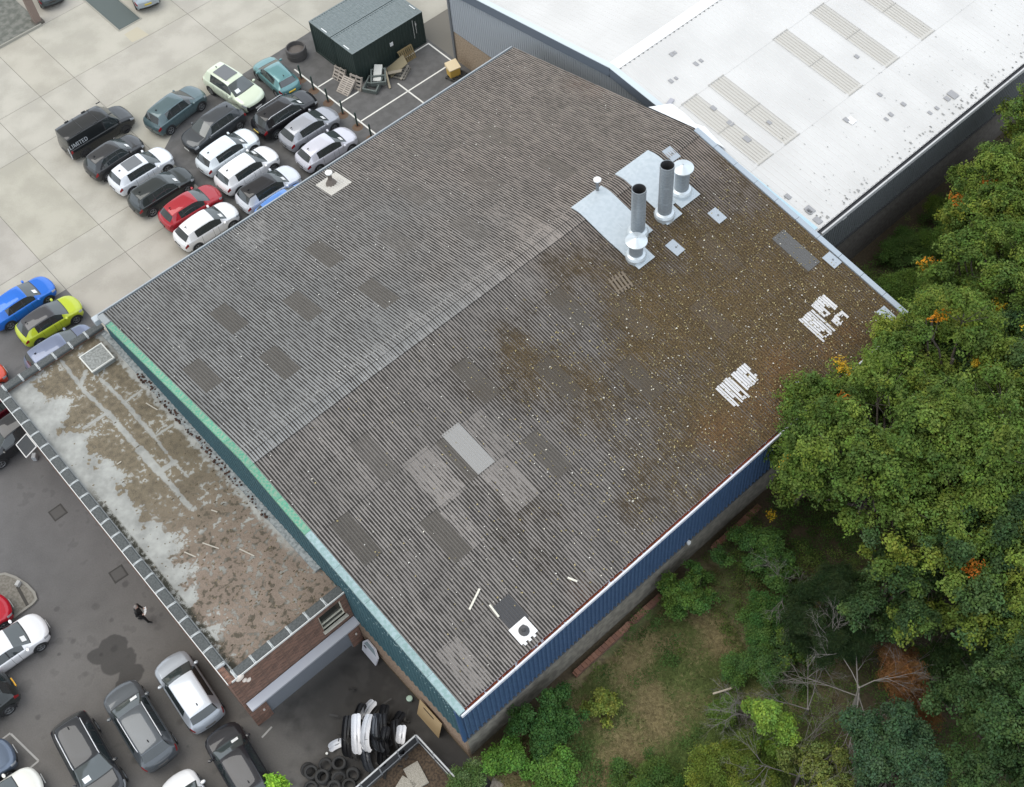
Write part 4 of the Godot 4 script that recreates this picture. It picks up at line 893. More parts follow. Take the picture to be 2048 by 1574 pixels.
# stations of a car body: share of length from the nose, half width, sill, shoulder, top (shares of W/2 and H), half width of the top
const SUV := [[0.0, .70, .31, .42, .435, .55], [.006, .82, .22, .47, .495, .64], [.028, .92, .17, .525, .56, .70], [.075, .975, .145, .57, .605, .75], [.12, 1.0, .14, .59, .63, .77], [.17, 1.0, .14, .603, .648, .78], [.225, 1.0, .14, .615, .664, .80], [.236, 1.0, .14, .617, .676, .795], [.31, 1.0, .14, .625, .815, .735], [.395, 1.0, .14, .632, .945, .665], [.41, 1.0, .14, .633, .962, .66], [.45, 1.0, .14, .635, .985, .655], [.50, 1.0, .14, .638, .998, .652], [.515, 1.0, .14, .638, .998, .652], [.60, 1.0, .14, .64, 1.0, .65], [.675, 1.0, .14, .642, .997, .645], [.69, 1.0, .14, .642, .997, .645], [.77, 1.0, .14, .645, .985, .635], [.83, .995, .145, .645, .968, .625], [.868, .985, .15, .645, .95, .615], [.88, .98, .155, .642, .925, .62], [.945, .96, .165, .635, .715, .70], [.96, .945, .17, .62, .655, .72], [.982, .91, .19, .56, .60, .70], [.995, .84, .24, .48, .51, .66], [1.0, .76, .31, .42, .44, .6]]
const HATCH := [[0.0, .68, .31, .42, .435, .52], [.006, .80, .22, .46, .485, .62], [.028, .90, .17, .505, .54, .69], [.075, .965, .145, .55, .592, .74], [.12, 1.0, .14, .575, .62, .765], [.17, 1.0, .14, .597, .645, .785], [.225, 1.0, .14, .615, .668, .80], [.236, 1.0, .14, .617, .68, .795], [.315, 1.0, .14, .626, .815, .73], [.405, 1.0, .14, .634, .94, .655], [.42, 1.0, .14, .635, .957, .65], [.455, 1.0, .14, .637, .98, .645], [.50, 1.0, .14, .64, .998, .64], [.515, 1.0, .14, .64, .998, .64], [.60, 1.0, .14, .645, .998, .635], [.675, 1.0, .14, .65, .985, .625], [.69, 1.0, .14, .652, .982, .625], [.75, 1.0, .14, .658, .962, .612], [.80, .99, .145, .66, .94, .60], [.835, .98, .15, .66, .918, .595], [.85, .975, .155, .658, .89, .60], [.935, .95, .165, .645, .705, .68], [.952, .935, .17, .63, .658, .70], [.98, .90, .19, .565, .60, .69], [.994, .83, .24, .48, .51, .65], [1.0, .75, .31, .42, .44, .58]]
const VAN := [[0.0, .70, .20, .30, .315, .55], [.006, .84, .15, .35, .37, .66], [.03, .94, .11, .41, .435, .74], [.075, .985, .10, .455, .485, .78], [.12, 1.0, .10, .49, .52, .80], [.16, 1.0, .10, .51, .545, .81], [.19, 1.0, .10, .52, .56, .82], [.198, 1.0, .10, .525, .575, .82], [.24, 1.0, .10, .53, .72, .81], [.30, 1.0, .10, .535, .90, .80], [.318, 1.0, .10, .536, .945, .80], [.36, 1.0, .10, .54, .975, .80], [.43, 1.0, .10, .54, .99, .80], [.445, 1.0, .10, .54, .99, .80], [.60, 1.0, .10, .54, 1.0, .80], [.675, 1.0, .10, .54, 1.0, .80], [.69, 1.0, .10, .54, 1.0, .80], [.80, 1.0, .10, .54, .998, .80], [.90, 1.0, .10, .54, .992, .795], [.955, .995, .10, .54, .985, .79], [.962, .99, .10, .54, .975, .788], [.975, .975, .11, .54, .66, .79], [.98, .97, .115, .52, .60, .79], [.99, .94, .13, .46, .50, .77], [.996, .89, .16, .38, .41, .72], [1.0, .82, .22, .33, .35, .66]]

var tyre_mesh: ArrayMesh
var rim_mesh: ArrayMesh
var mirror_mesh: ArrayMesh

func car_parts():
	var t := Mb.new(); t.lathe(Vector3.ZERO, [[0.22, -0.10], [0.31, -0.11], [0.335, -0.08], [0.34, 0.0], [0.335, 0.08], [0.31, 0.11], [0.225, 0.10], [0.215, 0.06]], 22, Basis(Vector3.RIGHT, PI / 2)); tyre_mesh = t.mesh()
	var r := Mb.new(); var bs := Basis(Vector3.RIGHT, PI / 2)
	r.lathe(Vector3.ZERO, [[0.225, 0.09], [0.215, 0.105], [0.19, 0.09], [0.185, 0.06]], 22, bs)
	for k in 5:
		var a := TAU * k / 5.0; var d := Vector3(cos(a), sin(a), 0)
		r.bar(Vector3(0, 0, 0.085) + d * 0.02, Vector3(0, 0, 0.09) + d * 0.2, 0.05, 0.03)
	r.lathe(Vector3.ZERO, [[0.05, 0.07], [0.045, 0.105], [0.0, 0.108]], 10, bs); rim_mesh = r.mesh()
	var m := Mb.new(); m.lathe(Vector3.ZERO, [[0.0, -0.07], [0.07, -0.05], [0.095, 0.0], [0.075, 0.06], [0.0, 0.075]], 10); mirror_mesh = m.mesh()

# o: kind, L, W, H, paint [r, g, b], and options roof, sun, rails, trim, sheet (0 none, 1 nearside, -1 offside), rear plate colour
func car(label: String, x: float, z: float, deg: float, o: Dictionary, category := "car"):
	var name_ := "parked_van" if category == "van" else "parked_car"
	var c := thing(name_, label, category, Vector3(x, 0, z), deg, "" if category == "van" else "cars parked in the yard")
	var l: float = o.L; var w: float = o.get("W", 1.84) / 2.0; var h: float = o.H
	var st: Array = {"suv": SUV, "hatch": HATCH, "van": VAN}[o.kind]
	var paint: StandardMaterial3D = M(o.paint[0], o.paint[1], o.paint[2], 0.28, o.get("metal", 0.15), 1.0)
	var rcol: Array = o.get("roof", o.paint)
	paint.metallic_specular = 0.25
	var roofm: StandardMaterial3D = M(rcol[0], rcol[1], rcol[2], 0.28, 0.1, 1.0)
	roofm.metallic_specular = 0.25
	var dark := M(0.022, 0.023, 0.025, 0.55); var glass := M(0.022, 0.029, 0.031, 0.03); glass.metallic_specular = 0.75
	var pts := []
	for s in st:
		var fr: float = s[0]; var xx: float = l / 2.0 - fr * l; var ws: float = s[1] * w; var yb: float = s[2] * h; var ys: float = s[3] * h; var yt: float = s[4] * h; var wt: float = s[5] * w
		var y3 := minf(0.32 * h, lerpf(yb, ys, 0.45)); var dt := yt - ys
		var half := [Vector3(xx, yb, 0), Vector3(xx, yb, ws * .80), Vector3(xx, yb + .035 * h * minf(1, (ys - yb) / (.3 * h)), ws * .94), Vector3(xx, y3, ws), Vector3(xx, lerpf(y3, ys, .62), ws * .998), Vector3(xx, ys - .028 * h * minf(1, (ys - yb) / (.3 * h)), ws * .98), Vector3(xx, ys, ws * .94), Vector3(xx, ys + dt * .05, ws * .905), Vector3(xx, ys + dt * .85, wt + .03), Vector3(xx, ys + dt * .95, wt - .05), Vector3(xx, ys + dt * .99, wt * .5), Vector3(xx, yt, 0)]
		var bow := (0.26 * pow(maxf(0.0, 1.0 - fr / 0.22), 1.5) + 0.13 * maxf(0.0, 1.0 - absf(fr - 0.30) / 0.16) - 0.16 * pow(maxf(0.0, (fr - 0.80) / 0.20), 1.3)) * (0.55 if o.kind == "van" else 1.0)
		for k in 12:
			var zf: float = half[k].z / w
			half[k].x -= bow * zf * zf
		var ring := half.duplicate()
		for k in range(10, 0, -1): ring.append(Vector3(half[k].x, half[k].y, -half[k].z))
		pts.append(ring)
	var n := pts.size(); var m: int = pts[0].size()
	var nor := []
	for i in n:
		var row := []
		for j in m:
			var du: Vector3 = pts[min(i + 1, n - 1)][j] - pts[max(i - 1, 0)][j]
			var dv: Vector3 = pts[i][(j + 1) % m] - pts[i][(j + m - 1) % m]
			var q := dv.cross(du)
			row.append(q.normalized() if q.length() > 1e-9 else Vector3.UP)
		nor.append(row)
	var groups := {}
	var is_van: bool = o.kind == "van"
	for i in n - 1:
		var f: float = (st[i][0] + st[i + 1][0]) / 2.0
		for j in m:
			var jj: int = j if j < 11 else m - 1 - j       # mirrored cell
			var side := "_r" if j < 11 else "_l"
			var key := "body"
			if i >= 7 and i < 9 and jj >= 8: key = "windscreen"
			elif i == 6 and jj >= 8: key = "cowl"
			elif i >= 7 and i < 9 and jj == 7: key = ("side_window" + side) if i == 8 else "body"
			elif i >= 9 and i < 17 and jj == 7:
				key = "pillar" if (i == 12 or i == 15) else ("side_window%d%s" % [0 if i < 12 else (1 if i < 15 else 2), side])
				if is_van and i > 12: key = "body"
			elif i == 20 and jj >= 8 and not is_van: key = "rear_window"
			elif i == 20 and jj >= 8 and is_van: key = "rear_window" if o.get("glazed", true) else "body"
			elif i >= 9 and i < 20 and jj >= 8: key = "roof_panel" if o.has("roof") else "body"
			elif i >= 1 and i < 3 and (jj == 4 or jj == 5): key = "headlight" + side
			elif i >= 21 and i < 24 and (jj == 4 or jj == 5) and not is_van: key = "tail_light" + side
			elif i >= 20 and i < 23 and (jj == 4 or jj == 5) and is_van: key = "tail_light" + side
			elif jj <= 2 and (o.get("trim", false) or jj <= 1): key = "sill"
			elif i < 1 and jj >= 2 and jj <= 5: key = "grille"
			if not groups.has(key): groups[key] = Mb.new()
			var j2 := (j + 1) % m
			groups[key].quad_n([pts[i][j], pts[i][j2], pts[i + 1][j2], pts[i + 1][j]], [nor[i][j], nor[i][j2], nor[i + 1][j2], nor[i + 1][j]])
	for e in [0, n - 1]:
		var cap: Mb = groups["grille"] if e == 0 else groups["body"]
		var mid := Vector3(pts[e][0].x, (pts[e][0].y + pts[e][11].y) / 2.0, 0)
		for j in m:
			if e == 0: cap.tri(mid, pts[e][(j + 1) % m], pts[e][j])
			else: cap.tri(mid, pts[e][j], pts[e][(j + 1) % m])
	var mm := {"body": paint, "roof_panel": roofm, "sill": dark, "grille": dark, "pillar": dark, "windscreen": glass, "rear_window": glass, "cowl": dark}
	var wglass := M(0.045, 0.056, 0.056, 0.03); wglass.metallic_specular = 0.75; mm["windscreen"] = wglass
	for k in groups:
		var part: String = k.trim_suffix("_r").trim_suffix("_l")
		if part.begins_with("side_window"): obj("side_window", groups[k].mesh(), glass, c)
		elif part == "headlight": obj("headlight", groups[k].mesh(), M(0.42, 0.44, 0.46, 0.1, 0.3), c)
		elif part == "tail_light": obj("tail_light", groups[k].mesh(), M(0.22, 0.008, 0.012, 0.15), c)
		else: obj(part, groups[k].mesh(), mm[part], c)
	var seam := Mb.new()
	for s in [1.0, -1.0]:
		for i in ([9, 12, 16] if not is_van else [9, 14]):
			for j in range(2, 6):
				var a: Vector3 = pts[i][j] * Vector3(1, 1, s); var b: Vector3 = pts[i][j + 1] * Vector3(1, 1, s); var o2 := Vector3(0, 0.0015, 0.004 * s); var dx := Vector3(0.007, 0, 0)
				if s > 0: seam.quad(a - dx + o2, a + dx + o2, b + dx + o2, b - dx + o2)
				else: seam.quad(a + dx + o2, a - dx + o2, b - dx + o2, b + dx + o2)
	obj("door_seam", seam.mesh(), dark, c)
	# wheels in dark arches
	var wr: float = 1.06 if o.kind != "hatch" else 0.97
	for sx in [0.195, 0.80]:
		for s in [-1.0, 1.0]:
			var at := Vector3(l / 2.0 - sx * l, 0.34 * wr, s * (w - 0.095))
			var arch := Mb.new(); var r := 0.34 * wr + 0.065
			for k in 14:
				var a0 := PI * (k / 14.0 * 1.24 - 0.12); var a1 := PI * ((k + 1) / 14.0 * 1.24 - 0.12)
				var ctr := Vector3(at.x, at.y, s * (w + 0.004)); var p := ctr + Vector3(cos(a0), sin(a0), 0) * r; var q := ctr + Vector3(cos(a1), sin(a1), 0) * r
				if s > 0: arch.tri(ctr, p, q)
				else: arch.tri(ctr, q, p)
			obj("wheel_arch", arch.mesh(), dark, c)
			var t := obj("wheel", tyre_mesh, M(0.018, 0.018, 0.019, 0.85), c); t.position = at; t.scale = Vector3(wr, wr, 1.0)
			if s < 0: t.rotation.y = PI
			obj("rim", rim_mesh, M(0.30, 0.31, 0.32, 0.35, 0.6) if o.get("rim", 1) else M(0.05, 0.05, 0.055, 0.4, 0.4), t)
	var ym: float = 0.66 * h if not is_van else 0.56 * h
	var xm: float = l * (0.5 - (0.305 if not is_van else 0.235))
	for s in [-1.0, 1.0]:
		var mi := obj("wing_mirror", mirror_mesh, o.get("mirror", paint), c); mi.position = Vector3(xm, ym, s * (w + 0.07)); mi.scale = Vector3(0.9, 1.0, 1.3)
	var ytop := h
	if not is_van:
		var fin := Mb.new(); fin.cbox(Vector3(-l * 0.30, ytop * 0.985 + 0.03, 0), Vector3(0.13, 0.07, 0.05), 0.02); obj("roof_antenna", fin.mesh(), M(0.03, 0.03, 0.032, 0.4), c)
	if o.get("rails", 0):
		for s in [-1.0, 1.0]:
			var rl := Mb.new(); var zz: float = s * (0.69 * w - 0.01)
			rl.tube([Vector3(l * 0.10, ytop * 0.965, zz), Vector3(l * 0.07, ytop + 0.02, zz), Vector3(-l * 0.28, ytop + 0.01, zz * 0.985), Vector3(-l * 0.33, ytop * 0.955, zz * 0.97)], [0.02, 0.024, 0.024, 0.02], 6)
			obj("roof_rail", rl.mesh(), M(0.62, 0.63, 0.65, 0.3, 0.4) if o.rails == 1 else M(0.02, 0.02, 0.02, 0.4), c)
	if o.get("chrome", 0):
		for s in [-1.0, 1.0]:
			var ch := Mb.new(); var a := []
			for i in range(8, 19): a.append(pts[i][7] * Vector3(1, 1, s) + Vector3(0, 0.0, s * 0.012))
			ch.tube(a, [0.014, 0.014, 0.014, 0.014, 0.014, 0.014, 0.014, 0.014, 0.014, 0.014, 0.014], 5); obj("window_trim", ch.mesh(), M(0.62, 0.63, 0.65, 0.25, 0.5), c)
	if o.has("sun"):
		var sr := Mb.new(); var q: Array = o.sun
		var x0: float = l / 2 - q[0] * l; var x1: float = l / 2 - q[1] * l; var zz := w * 0.52
		sr.quad(Vector3(x0, h * 0.985 + 0.006, zz), Vector3(x0, h * 0.985 + 0.012, -zz), Vector3(x1, h * 0.998 + 0.008, -zz), Vector3(x1, h * 0.998 + 0.004, zz))
		for i in sr.v.size(): sr.v[i].y = h * 1.0 + 0.006
		obj("sunroof", sr.mesh(), M(0.16, 0.17, 0.18, 0.04), c)
	if o.get("sheet", 0):
		var ps := Mb.new(); var a: Vector3 = pts[7][10].lerp(pts[8][10], 0.25); var b: Vector3 = pts[7][10].lerp(pts[8][10], 0.85)
		var zc: float = o.sheet * w * 0.42; var up := Vector3(0.004, 0.012, 0)
		ps.quad(Vector3(a.x, a.y, zc + 0.17) + up, Vector3(a.x, a.y, zc - 0.17) + up, Vector3(b.x, b.y, zc - 0.17) + up, Vector3(b.x, b.y, zc + 0.17) + up)
		obj("price_sheet", ps.mesh(), M(0.75, 0.76, 0.76, 0.6), c)
	var pf := Mb.new(); pf.box(Vector3(l / 2 + 0.012, 0.27 * h, 0), Vector3(0.02, 0.11, 0.52)); obj("number_plate", pf.mesh(), M(0.65, 0.65, 0.62, 0.5), c)
	var pc: Array = o.get("plate", [0.03, 0.03, 0.03])
	var pr := Mb.new(); pr.box(Vector3(-l / 2 + 0.03, 0.44 * h if not is_van else 0.36 * h, 0), Vector3(0.1, 0.12, 0.52), Basis(Vector3.BACK, 0.3)); obj("number_plate", pr.mesh(), M(pc[0], pc[1], pc[2], 0.5), c)
	if is_van:
		for q in [[-0.86, 0.74], [-0.86, 0.2], [-0.86, -0.4], [0.86, 0.74], [0.86, 0.2], [0.86, -0.4]]:
			var rb := Mb.new(); rb.cbox(Vector3(q[1] * l * 0.42 - 0.55, h * 0.985, q[0] * w * 0.9), Vector3(0.3, 0.04, 0.07), 0.012); obj("roof_mount", rb.mesh(), dark, c)
		for xx in [0.15, -1.0]:
			var rbm := Mb.new(); rbm.cbox(Vector3(xx, h + 0.0, 0), Vector3(0.025, 0.02, w * 1.45), 0.006); obj("roof_seam", rbm.mesh(), M(0.03, 0.033, 0.036, 0.4), c)
		var tm := TextMesh.new(); tm.text = "LIMITED"; var sf := SystemFont.new(); sf.font_names = PackedStringArray(["Droid Sans"]); tm.font = sf; tm.font_size = 32; tm.pixel_size = 0.0115; tm.depth = 0.006
		var tx := obj("lettering", tm, M(0.45, 0.48, 0.5, 0.6), c); tx.position = Vector3(-1.72, 1.34, w * 0.93 + 0.012); tx.rotation.x = -0.18
		for k in 2:
			var rs := Mb.new(); rs.cbox(Vector3(-l / 2 + 0.05, 1.15 - k * 0.5, w * 0.9), Vector3(0.05, 0.42, 0.07), 0.015, Basis(Vector3.BACK, -0.05)); obj("rear_reflector", rs.mesh(), M(0.55, 0.56, 0.58, 0.4), c)
	return c

func build_cars():
	car_parts()
	var black := [0.012, 0.012, 0.014]; var dgrey := [0.045, 0.05, 0.055]; var white := [0.76, 0.76, 0.77]; var silver := [0.42, 0.44, 0.47]
	car("black panel van with pale lettering on its side, outermost in the concrete yard", 9.1, -19.7, -1, {kind = "van", L = 5.1, W = 1.96, H = 1.98, paint = [0.014, 0.016, 0.017], metal = 0.0, rim = 0, mirror = M(0.02, 0.02, 0.02, 0.4)}, "van")
	car("teal-grey SUV parked diagonally beyond the black van", 14.0, -17.55, -9, {kind = "suv", L = 4.6, W = 1.9, H = 1.66, paint = [0.085, 0.13, 0.14], metal = 0.3})
	car("dark grey SUV with bright window trim facing away from the concrete row", 14.85, -14.2, 176, {kind = "suv", L = 4.65, W = 1.88, H = 1.58, paint = [0.05, 0.056, 0.062], chrome = 1, metal = 0.3})
	car("boxy black small SUV next to the black van", 8.65, -16.65, -4, {kind = "suv", L = 4.15, W = 1.8, H = 1.66, paint = [0.03, 0.031, 0.033], sheet = 1, metal = 0.2})
	car("white SUV with a large glass sunroof", 9.25, -14.3, -1, {kind = "suv", L = 4.4, W = 1.84, H = 1.6, paint = [0.70, 0.72, 0.75], sun = [0.47, 0.72]})
	car("black crossover beside the white car with the sunroof", 9.2, -11.8, -1, {kind = "suv", L = 4.45, W = 1.85, H = 1.55, paint = [0.022, 0.028, 0.028], sheet = 1, metal = 0.2})
	car("red crossover between a black and a white car", 9.75, -9.2, 1, {kind = "hatch", L = 4.2, W = 1.8, H = 1.52, paint = [0.36, 0.014, 0.024]})
	car("white hatchback nearest the warehouse eave in the outer row", 9.6, -7.15, 0, {kind = "hatch", L = 4.3, W = 1.8, H = 1.5, paint = white, sheet = 1})
	car("pale cream-green luxury SUV with a panoramic roof facing the viewer", 18.0, -16.35, 84, {kind = "suv", L = 4.95, W = 2.0, H = 1.8, paint = [0.60, 0.66, 0.52], sun = [0.47, 0.75], sheet = 1, metal = 0.1})
	car("teal hatchback with red tail lights and yellow plate by the bollards", 20.8, -15.35, -87, {kind = "hatch", L = 4.15, W = 1.78, H = 1.46, paint = [0.12, 0.26, 0.27], plate = [0.62, 0.42, 0.03], metal = 0.3})
	car("black estate SUV with silver roof rails, nose at the bollards", 19.0, -11.8, -1, {kind = "suv", L = 4.75, W = 1.88, H = 1.66, paint = black, rails = 1, chrome = 1, sheet = 1, plate = [0.45, 0.33, 0.05]})
	car("silver-grey hatchback with a pale roof, second from the bollard end", 19.35, -9.5, -1, {kind = "hatch", L = 4.3, W = 1.82, H = 1.55, paint = [0.35, 0.36, 0.39], sheet = 1, metal = 0.35})
	car("pale silver hatchback half under the warehouse eave by the last bollards", 19.0, -7.15, 1, {kind = "hatch", L = 4.3, W = 1.8, H = 1.5, paint = [0.58, 0.58, 0.64], sheet = 1, metal = 0.2})
	car("white coupe-like crossover beside the dark grey SUV with bright trim", 14.25, -11.6, -3, {kind = "suv", L = 4.45, W = 1.84, H = 1.55, paint = [0.68, 0.73, 0.76], sheet = 1})
	car("bright white SUV in the middle of the second row", 14.2, -9.3, -2, {kind = "suv", L = 4.45, W = 1.85, H = 1.6, paint = white, sheet = -1})
	car("white crossover with a black roof in the second row", 14.2, -6.9, 1, {kind = "suv", L = 4.4, W = 1.83, H = 1.55, paint = [0.62, 0.65, 0.70], roof = black, sheet = 1})
	car("light blue car mostly hidden under the warehouse eave", 14.2, -4.95, 1, {kind = "hatch", L = 4.2, W = 1.8, H = 1.5, paint = [0.10, 0.25, 0.62]})
	car("bright blue saloon at the edge of the asphalt bay", -1.95, -10.1, -2, {kind = "hatch", L = 4.4, W = 1.8, H = 1.44, paint = [0.012, 0.14, 0.58], sheet = 1})
	car("lime-yellow hatchback with a black roof", -1.35, -7.6, 1, {kind = "hatch", L = 4.05, W = 1.76, H = 1.46, paint = [0.44, 0.52, 0.03], roof = [0.05, 0.05, 0.055], metal = 0.0})
	car("blue-grey car tucked behind the annex parapet", -2.0, -5.0, 3, {kind = "suv", L = 4.3, W = 1.8, H = 1.58, paint = [0.17, 0.20, 0.29], metal = 0.3})
	car("orange-red car at the left edge by the blue saloon", -7.15, -6.4, 0, {kind = "hatch", L = 4.2, W = 1.78, H = 1.5, paint = [0.55, 0.055, 0.02]})
	car("black SUV with a pale reflecting windscreen below the open window", -6.95, -1.7, 178, {kind = "suv", L = 4.7, W = 1.9, H = 1.7, paint = [0.018, 0.019, 0.021]})
	car("dark red car glimpsed beside the annex parapet at the left edge", -7.4, -4.1, 178, {kind = "suv", L = 4.4, W = 1.82, H = 1.6, paint = [0.10, 0.006, 0.014]})
	car("red car at the left edge behind the kerbed island", -14.15, 7.15, 2, {kind = "hatch", L = 4.3, W = 1.8, H = 1.5, paint = [0.42, 0.008, 0.022]})
	car("white car at the left edge with its nose by the island tip", -13.35, 9.45, 2, {kind = "hatch", L = 4.35, W = 1.82, H = 1.48, paint = white, sheet = 1})
	car("dark car at the left edge showing a yellow rear plate", -16.15, 11.3, 180, {kind = "suv", L = 4.5, W = 1.85, H = 1.62, paint = [0.02, 0.024, 0.024], plate = [0.7, 0.36, 0.02]})
	car("blue-grey car at the left edge inside the painted bay corner", -17.65, 14.05, 2, {kind = "hatch", L = 4.3, W = 1.8, H = 1.5, paint = [0.10, 0.13, 0.18], metal = 0.4, chrome = 1})
	car("cream-white car in the bottom left corner", -17.3, 16.15, 4, {kind = "hatch", L = 4.2, W = 1.8, H = 1.48, paint = [0.72, 0.71, 0.65]})
	car("silver SUV with a white roof parked beside the annex", -7.83, 17.6, -86, {kind = "suv", L = 4.3, W = 1.84, H = 1.6, paint = [0.38, 0.41, 0.45], roof = [0.66, 0.70, 0.75], metal = 0.35})
	car("grey seven-seat SUV with silver rails between two darker cars", -10.45, 17.4, -86, {kind = "suv", L = 4.75, W = 1.88, H = 1.68, paint = [0.085, 0.095, 0.105], rails = 1, sheet = 1, metal = 0.3})
	car("black SUV with silver rails facing the bottom of the picture", -13.1, 17.2, 95, {kind = "suv", L = 4.85, W = 1.92, H = 1.74, paint = [0.022, 0.024, 0.028], rails = 1, sheet = 1, metal = 0.2})
	car("black hatchback with a dusty roof near the scrap tyres", -8.05, 22.25, -84, {kind = "suv", L = 4.3, W = 1.84, H = 1.6, paint = [0.02, 0.02, 0.024], sheet = 1, metal = 0.2})
	car("white car cut by the bottom edge between two dark cars", -10.75, 22.6, -86, {kind = "hatch", L = 4.2, W = 1.8, H = 1.48, paint = white})
	car("silver car at the top edge beyond the cover plate", 19.35, -30.8, -74, {kind = "suv", L = 4.5, W = 1.85, H = 1.6, paint = [0.33, 0.37, 0.40], plate = [0.45, 0.35, 0.06], metal = 0.35})
	car("dark car under the canopy at the top left edge", 14.4, -36.4, -76, {kind = "suv", L = 4.5, W = 1.85, H = 1.6, paint = [0.06, 0.075, 0.08], metal = 0.2})

func pallet(called: String, label: String, at: Vector3, rot: Vector3, col: Color, boards := 7, group := "pallets by the containers"):
	var p := thing(called, label, "pallet", at, 0, group)
	p.rotation = rot
	var m := M(col.r, col.g, col.b, 0.9)
	for i in boards:
		var b := Mb.new(); var t := rng.randf_range(0.8, 1.2); b.col = Color(t, t, t); b.cbox(Vector3(-0.55 + 1.1 * i / (boards - 1), 0.13, 0), Vector3(0.1 if boards > 5 else 0.14, 0.022, 1.0), 0.004); obj("top_board", b.mesh(), m, p)
	for z in [-0.45, 0.0, 0.45]:
		var b := Mb.new(); b.cbox(Vector3(0, 0.07, z), Vector3(1.2, 0.1, 0.09), 0.006); obj("bearer", b.mesh(), m, p)
		var c := Mb.new(); c.cbox(Vector3(0, 0.01, z), Vector3(1.2, 0.02, 0.11), 0.004); obj("bottom_board", c.mesh(), m, p)
	return p

func container(label: String, x0: float, z0: float):   # x0..x0+6.06, z0-2.44..z0
	var c := thing("shipping_container", label, "container", Vector3(x0 + 3.03, 0, z0 - 1.22), 0, "shipping containers behind the pallets")
	var g := M(0.022, 0.037, 0.033, 0.6); var tm := tex_mat(speckle(91, 0.02, Color(0.13, 0.16, 0.165), Color(0.165, 0.195, 0.20), 0.08), 0.3, 0.55)
	var y0 := 0.15; var y1 := 2.5
	for s in [-1.0, 1.0]:
		var mb := Mb.new()
		for i in 22:
			var w := 5.8 / 22; var a := -2.9 + i * w; var z: float = s * 1.2
			var xs := [a, a + w * 0.3, a + w * 0.5, a + w * 0.8, a + w]; var dd := [0.0, 0.0, 0.036, 0.036, 0.0]
			for k in 4:
				var p := Vector3(xs[k], y0, z - s * dd[k]); var q := Vector3(xs[k + 1], y0, z - s * dd[k + 1]); var h := Vector3(0, y1 - y0, 0)
				if s > 0: mb.quad(p, q, q + h, p + h)
				else: mb.quad(q, p, p + h, q + h)
		obj("side_panel", mb.mesh(), g, c)
	var e := Mb.new()
	for i in 9:
		var w := 2.2 / 9; var a := -1.1 + i * w
		var zs := [a, a + w * 0.3, a + w * 0.5, a + w * 0.8, a + w]; var dd := [0.0, 0.0, 0.036, 0.036, 0.0]
		for k in 4: e.quad(Vector3(-2.99 + dd[k], y0, zs[k]), Vector3(-2.99 + dd[k + 1], y0, zs[k + 1]), Vector3(-2.99 + dd[k + 1], y1, zs[k + 1]), Vector3(-2.99 + dd[k], y1, zs[k]))
	obj("end_panel", e.mesh(), g, c)
	for s in [-0.56, 0.56]:
		var d := Mb.new(); d.cbox(Vector3(2.98, 1.3, s), Vector3(0.06, 2.3, 1.08), 0.01); var dd := obj("door", d.mesh(), g, c)
		for k in [-0.25, 0.25]:
			var b := Mb.new(); b.lathe(Vector3(3.04, 0.25, s + k), [[0.02, 0], [0.02, 2.15]], 8); obj("lock_bar", b.mesh(), M(0.25, 0.26, 0.26, 0.5, 0.3), dd)
	var fr := Mb.new()
	for x in [-2.97, 2.97]:
		for z in [-1.16, 1.16]: fr.cbox(Vector3(x, 1.295, z), Vector3(0.12, 2.58, 0.12), 0.01)
		for y in [0.08, 2.52]: fr.box(Vector3(x, y, 0), Vector3(0.115, 0.13, 2.22))
	for z in [-1.17, 1.17]:
		for y in [0.08, 2.52]: fr.box(Vector3(0, y, z), Vector3(5.82, 0.13, 0.1))
	obj("frame", fr.mesh(), g, c)
	var t := Mb.new()
	for i in 28:
		var w := 5.82 / 28; var a := -2.91 + i * w
		var xs := [a, a + w * 0.35, a + w * 0.5, a + w * 0.85, a + w]; var hh := [2.585, 2.585, 2.56, 2.56, 2.585]
		for k in 4: t.quad(Vector3(xs[k], hh[k], 1.12), Vector3(xs[k + 1], hh[k + 1], 1.12), Vector3(xs[k + 1], hh[k + 1], -1.12), Vector3(xs[k], hh[k], -1.12))
	for z in [-1.17, 1.17]: t.box(Vector3(0, 2.588, z), Vector3(6.06, 0.01, 0.105))
	for x in [-2.97, 2.97]: t.box(Vector3(x, 2.588, 0), Vector3(0.12, 0.01, 2.235))
	obj("roof", t.mesh(), tm, c)
	for x in [-2.86, 2.86]:
		for z in [-0.6]:
			var k := Mb.new(); k.box(Vector3(x, 2.597, 0.35), Vector3(0.07, 0.008, 0.62)); obj("roof_marking", k.mesh(), M(0.7, 0.72, 0.72, 0.6), c)
	return c

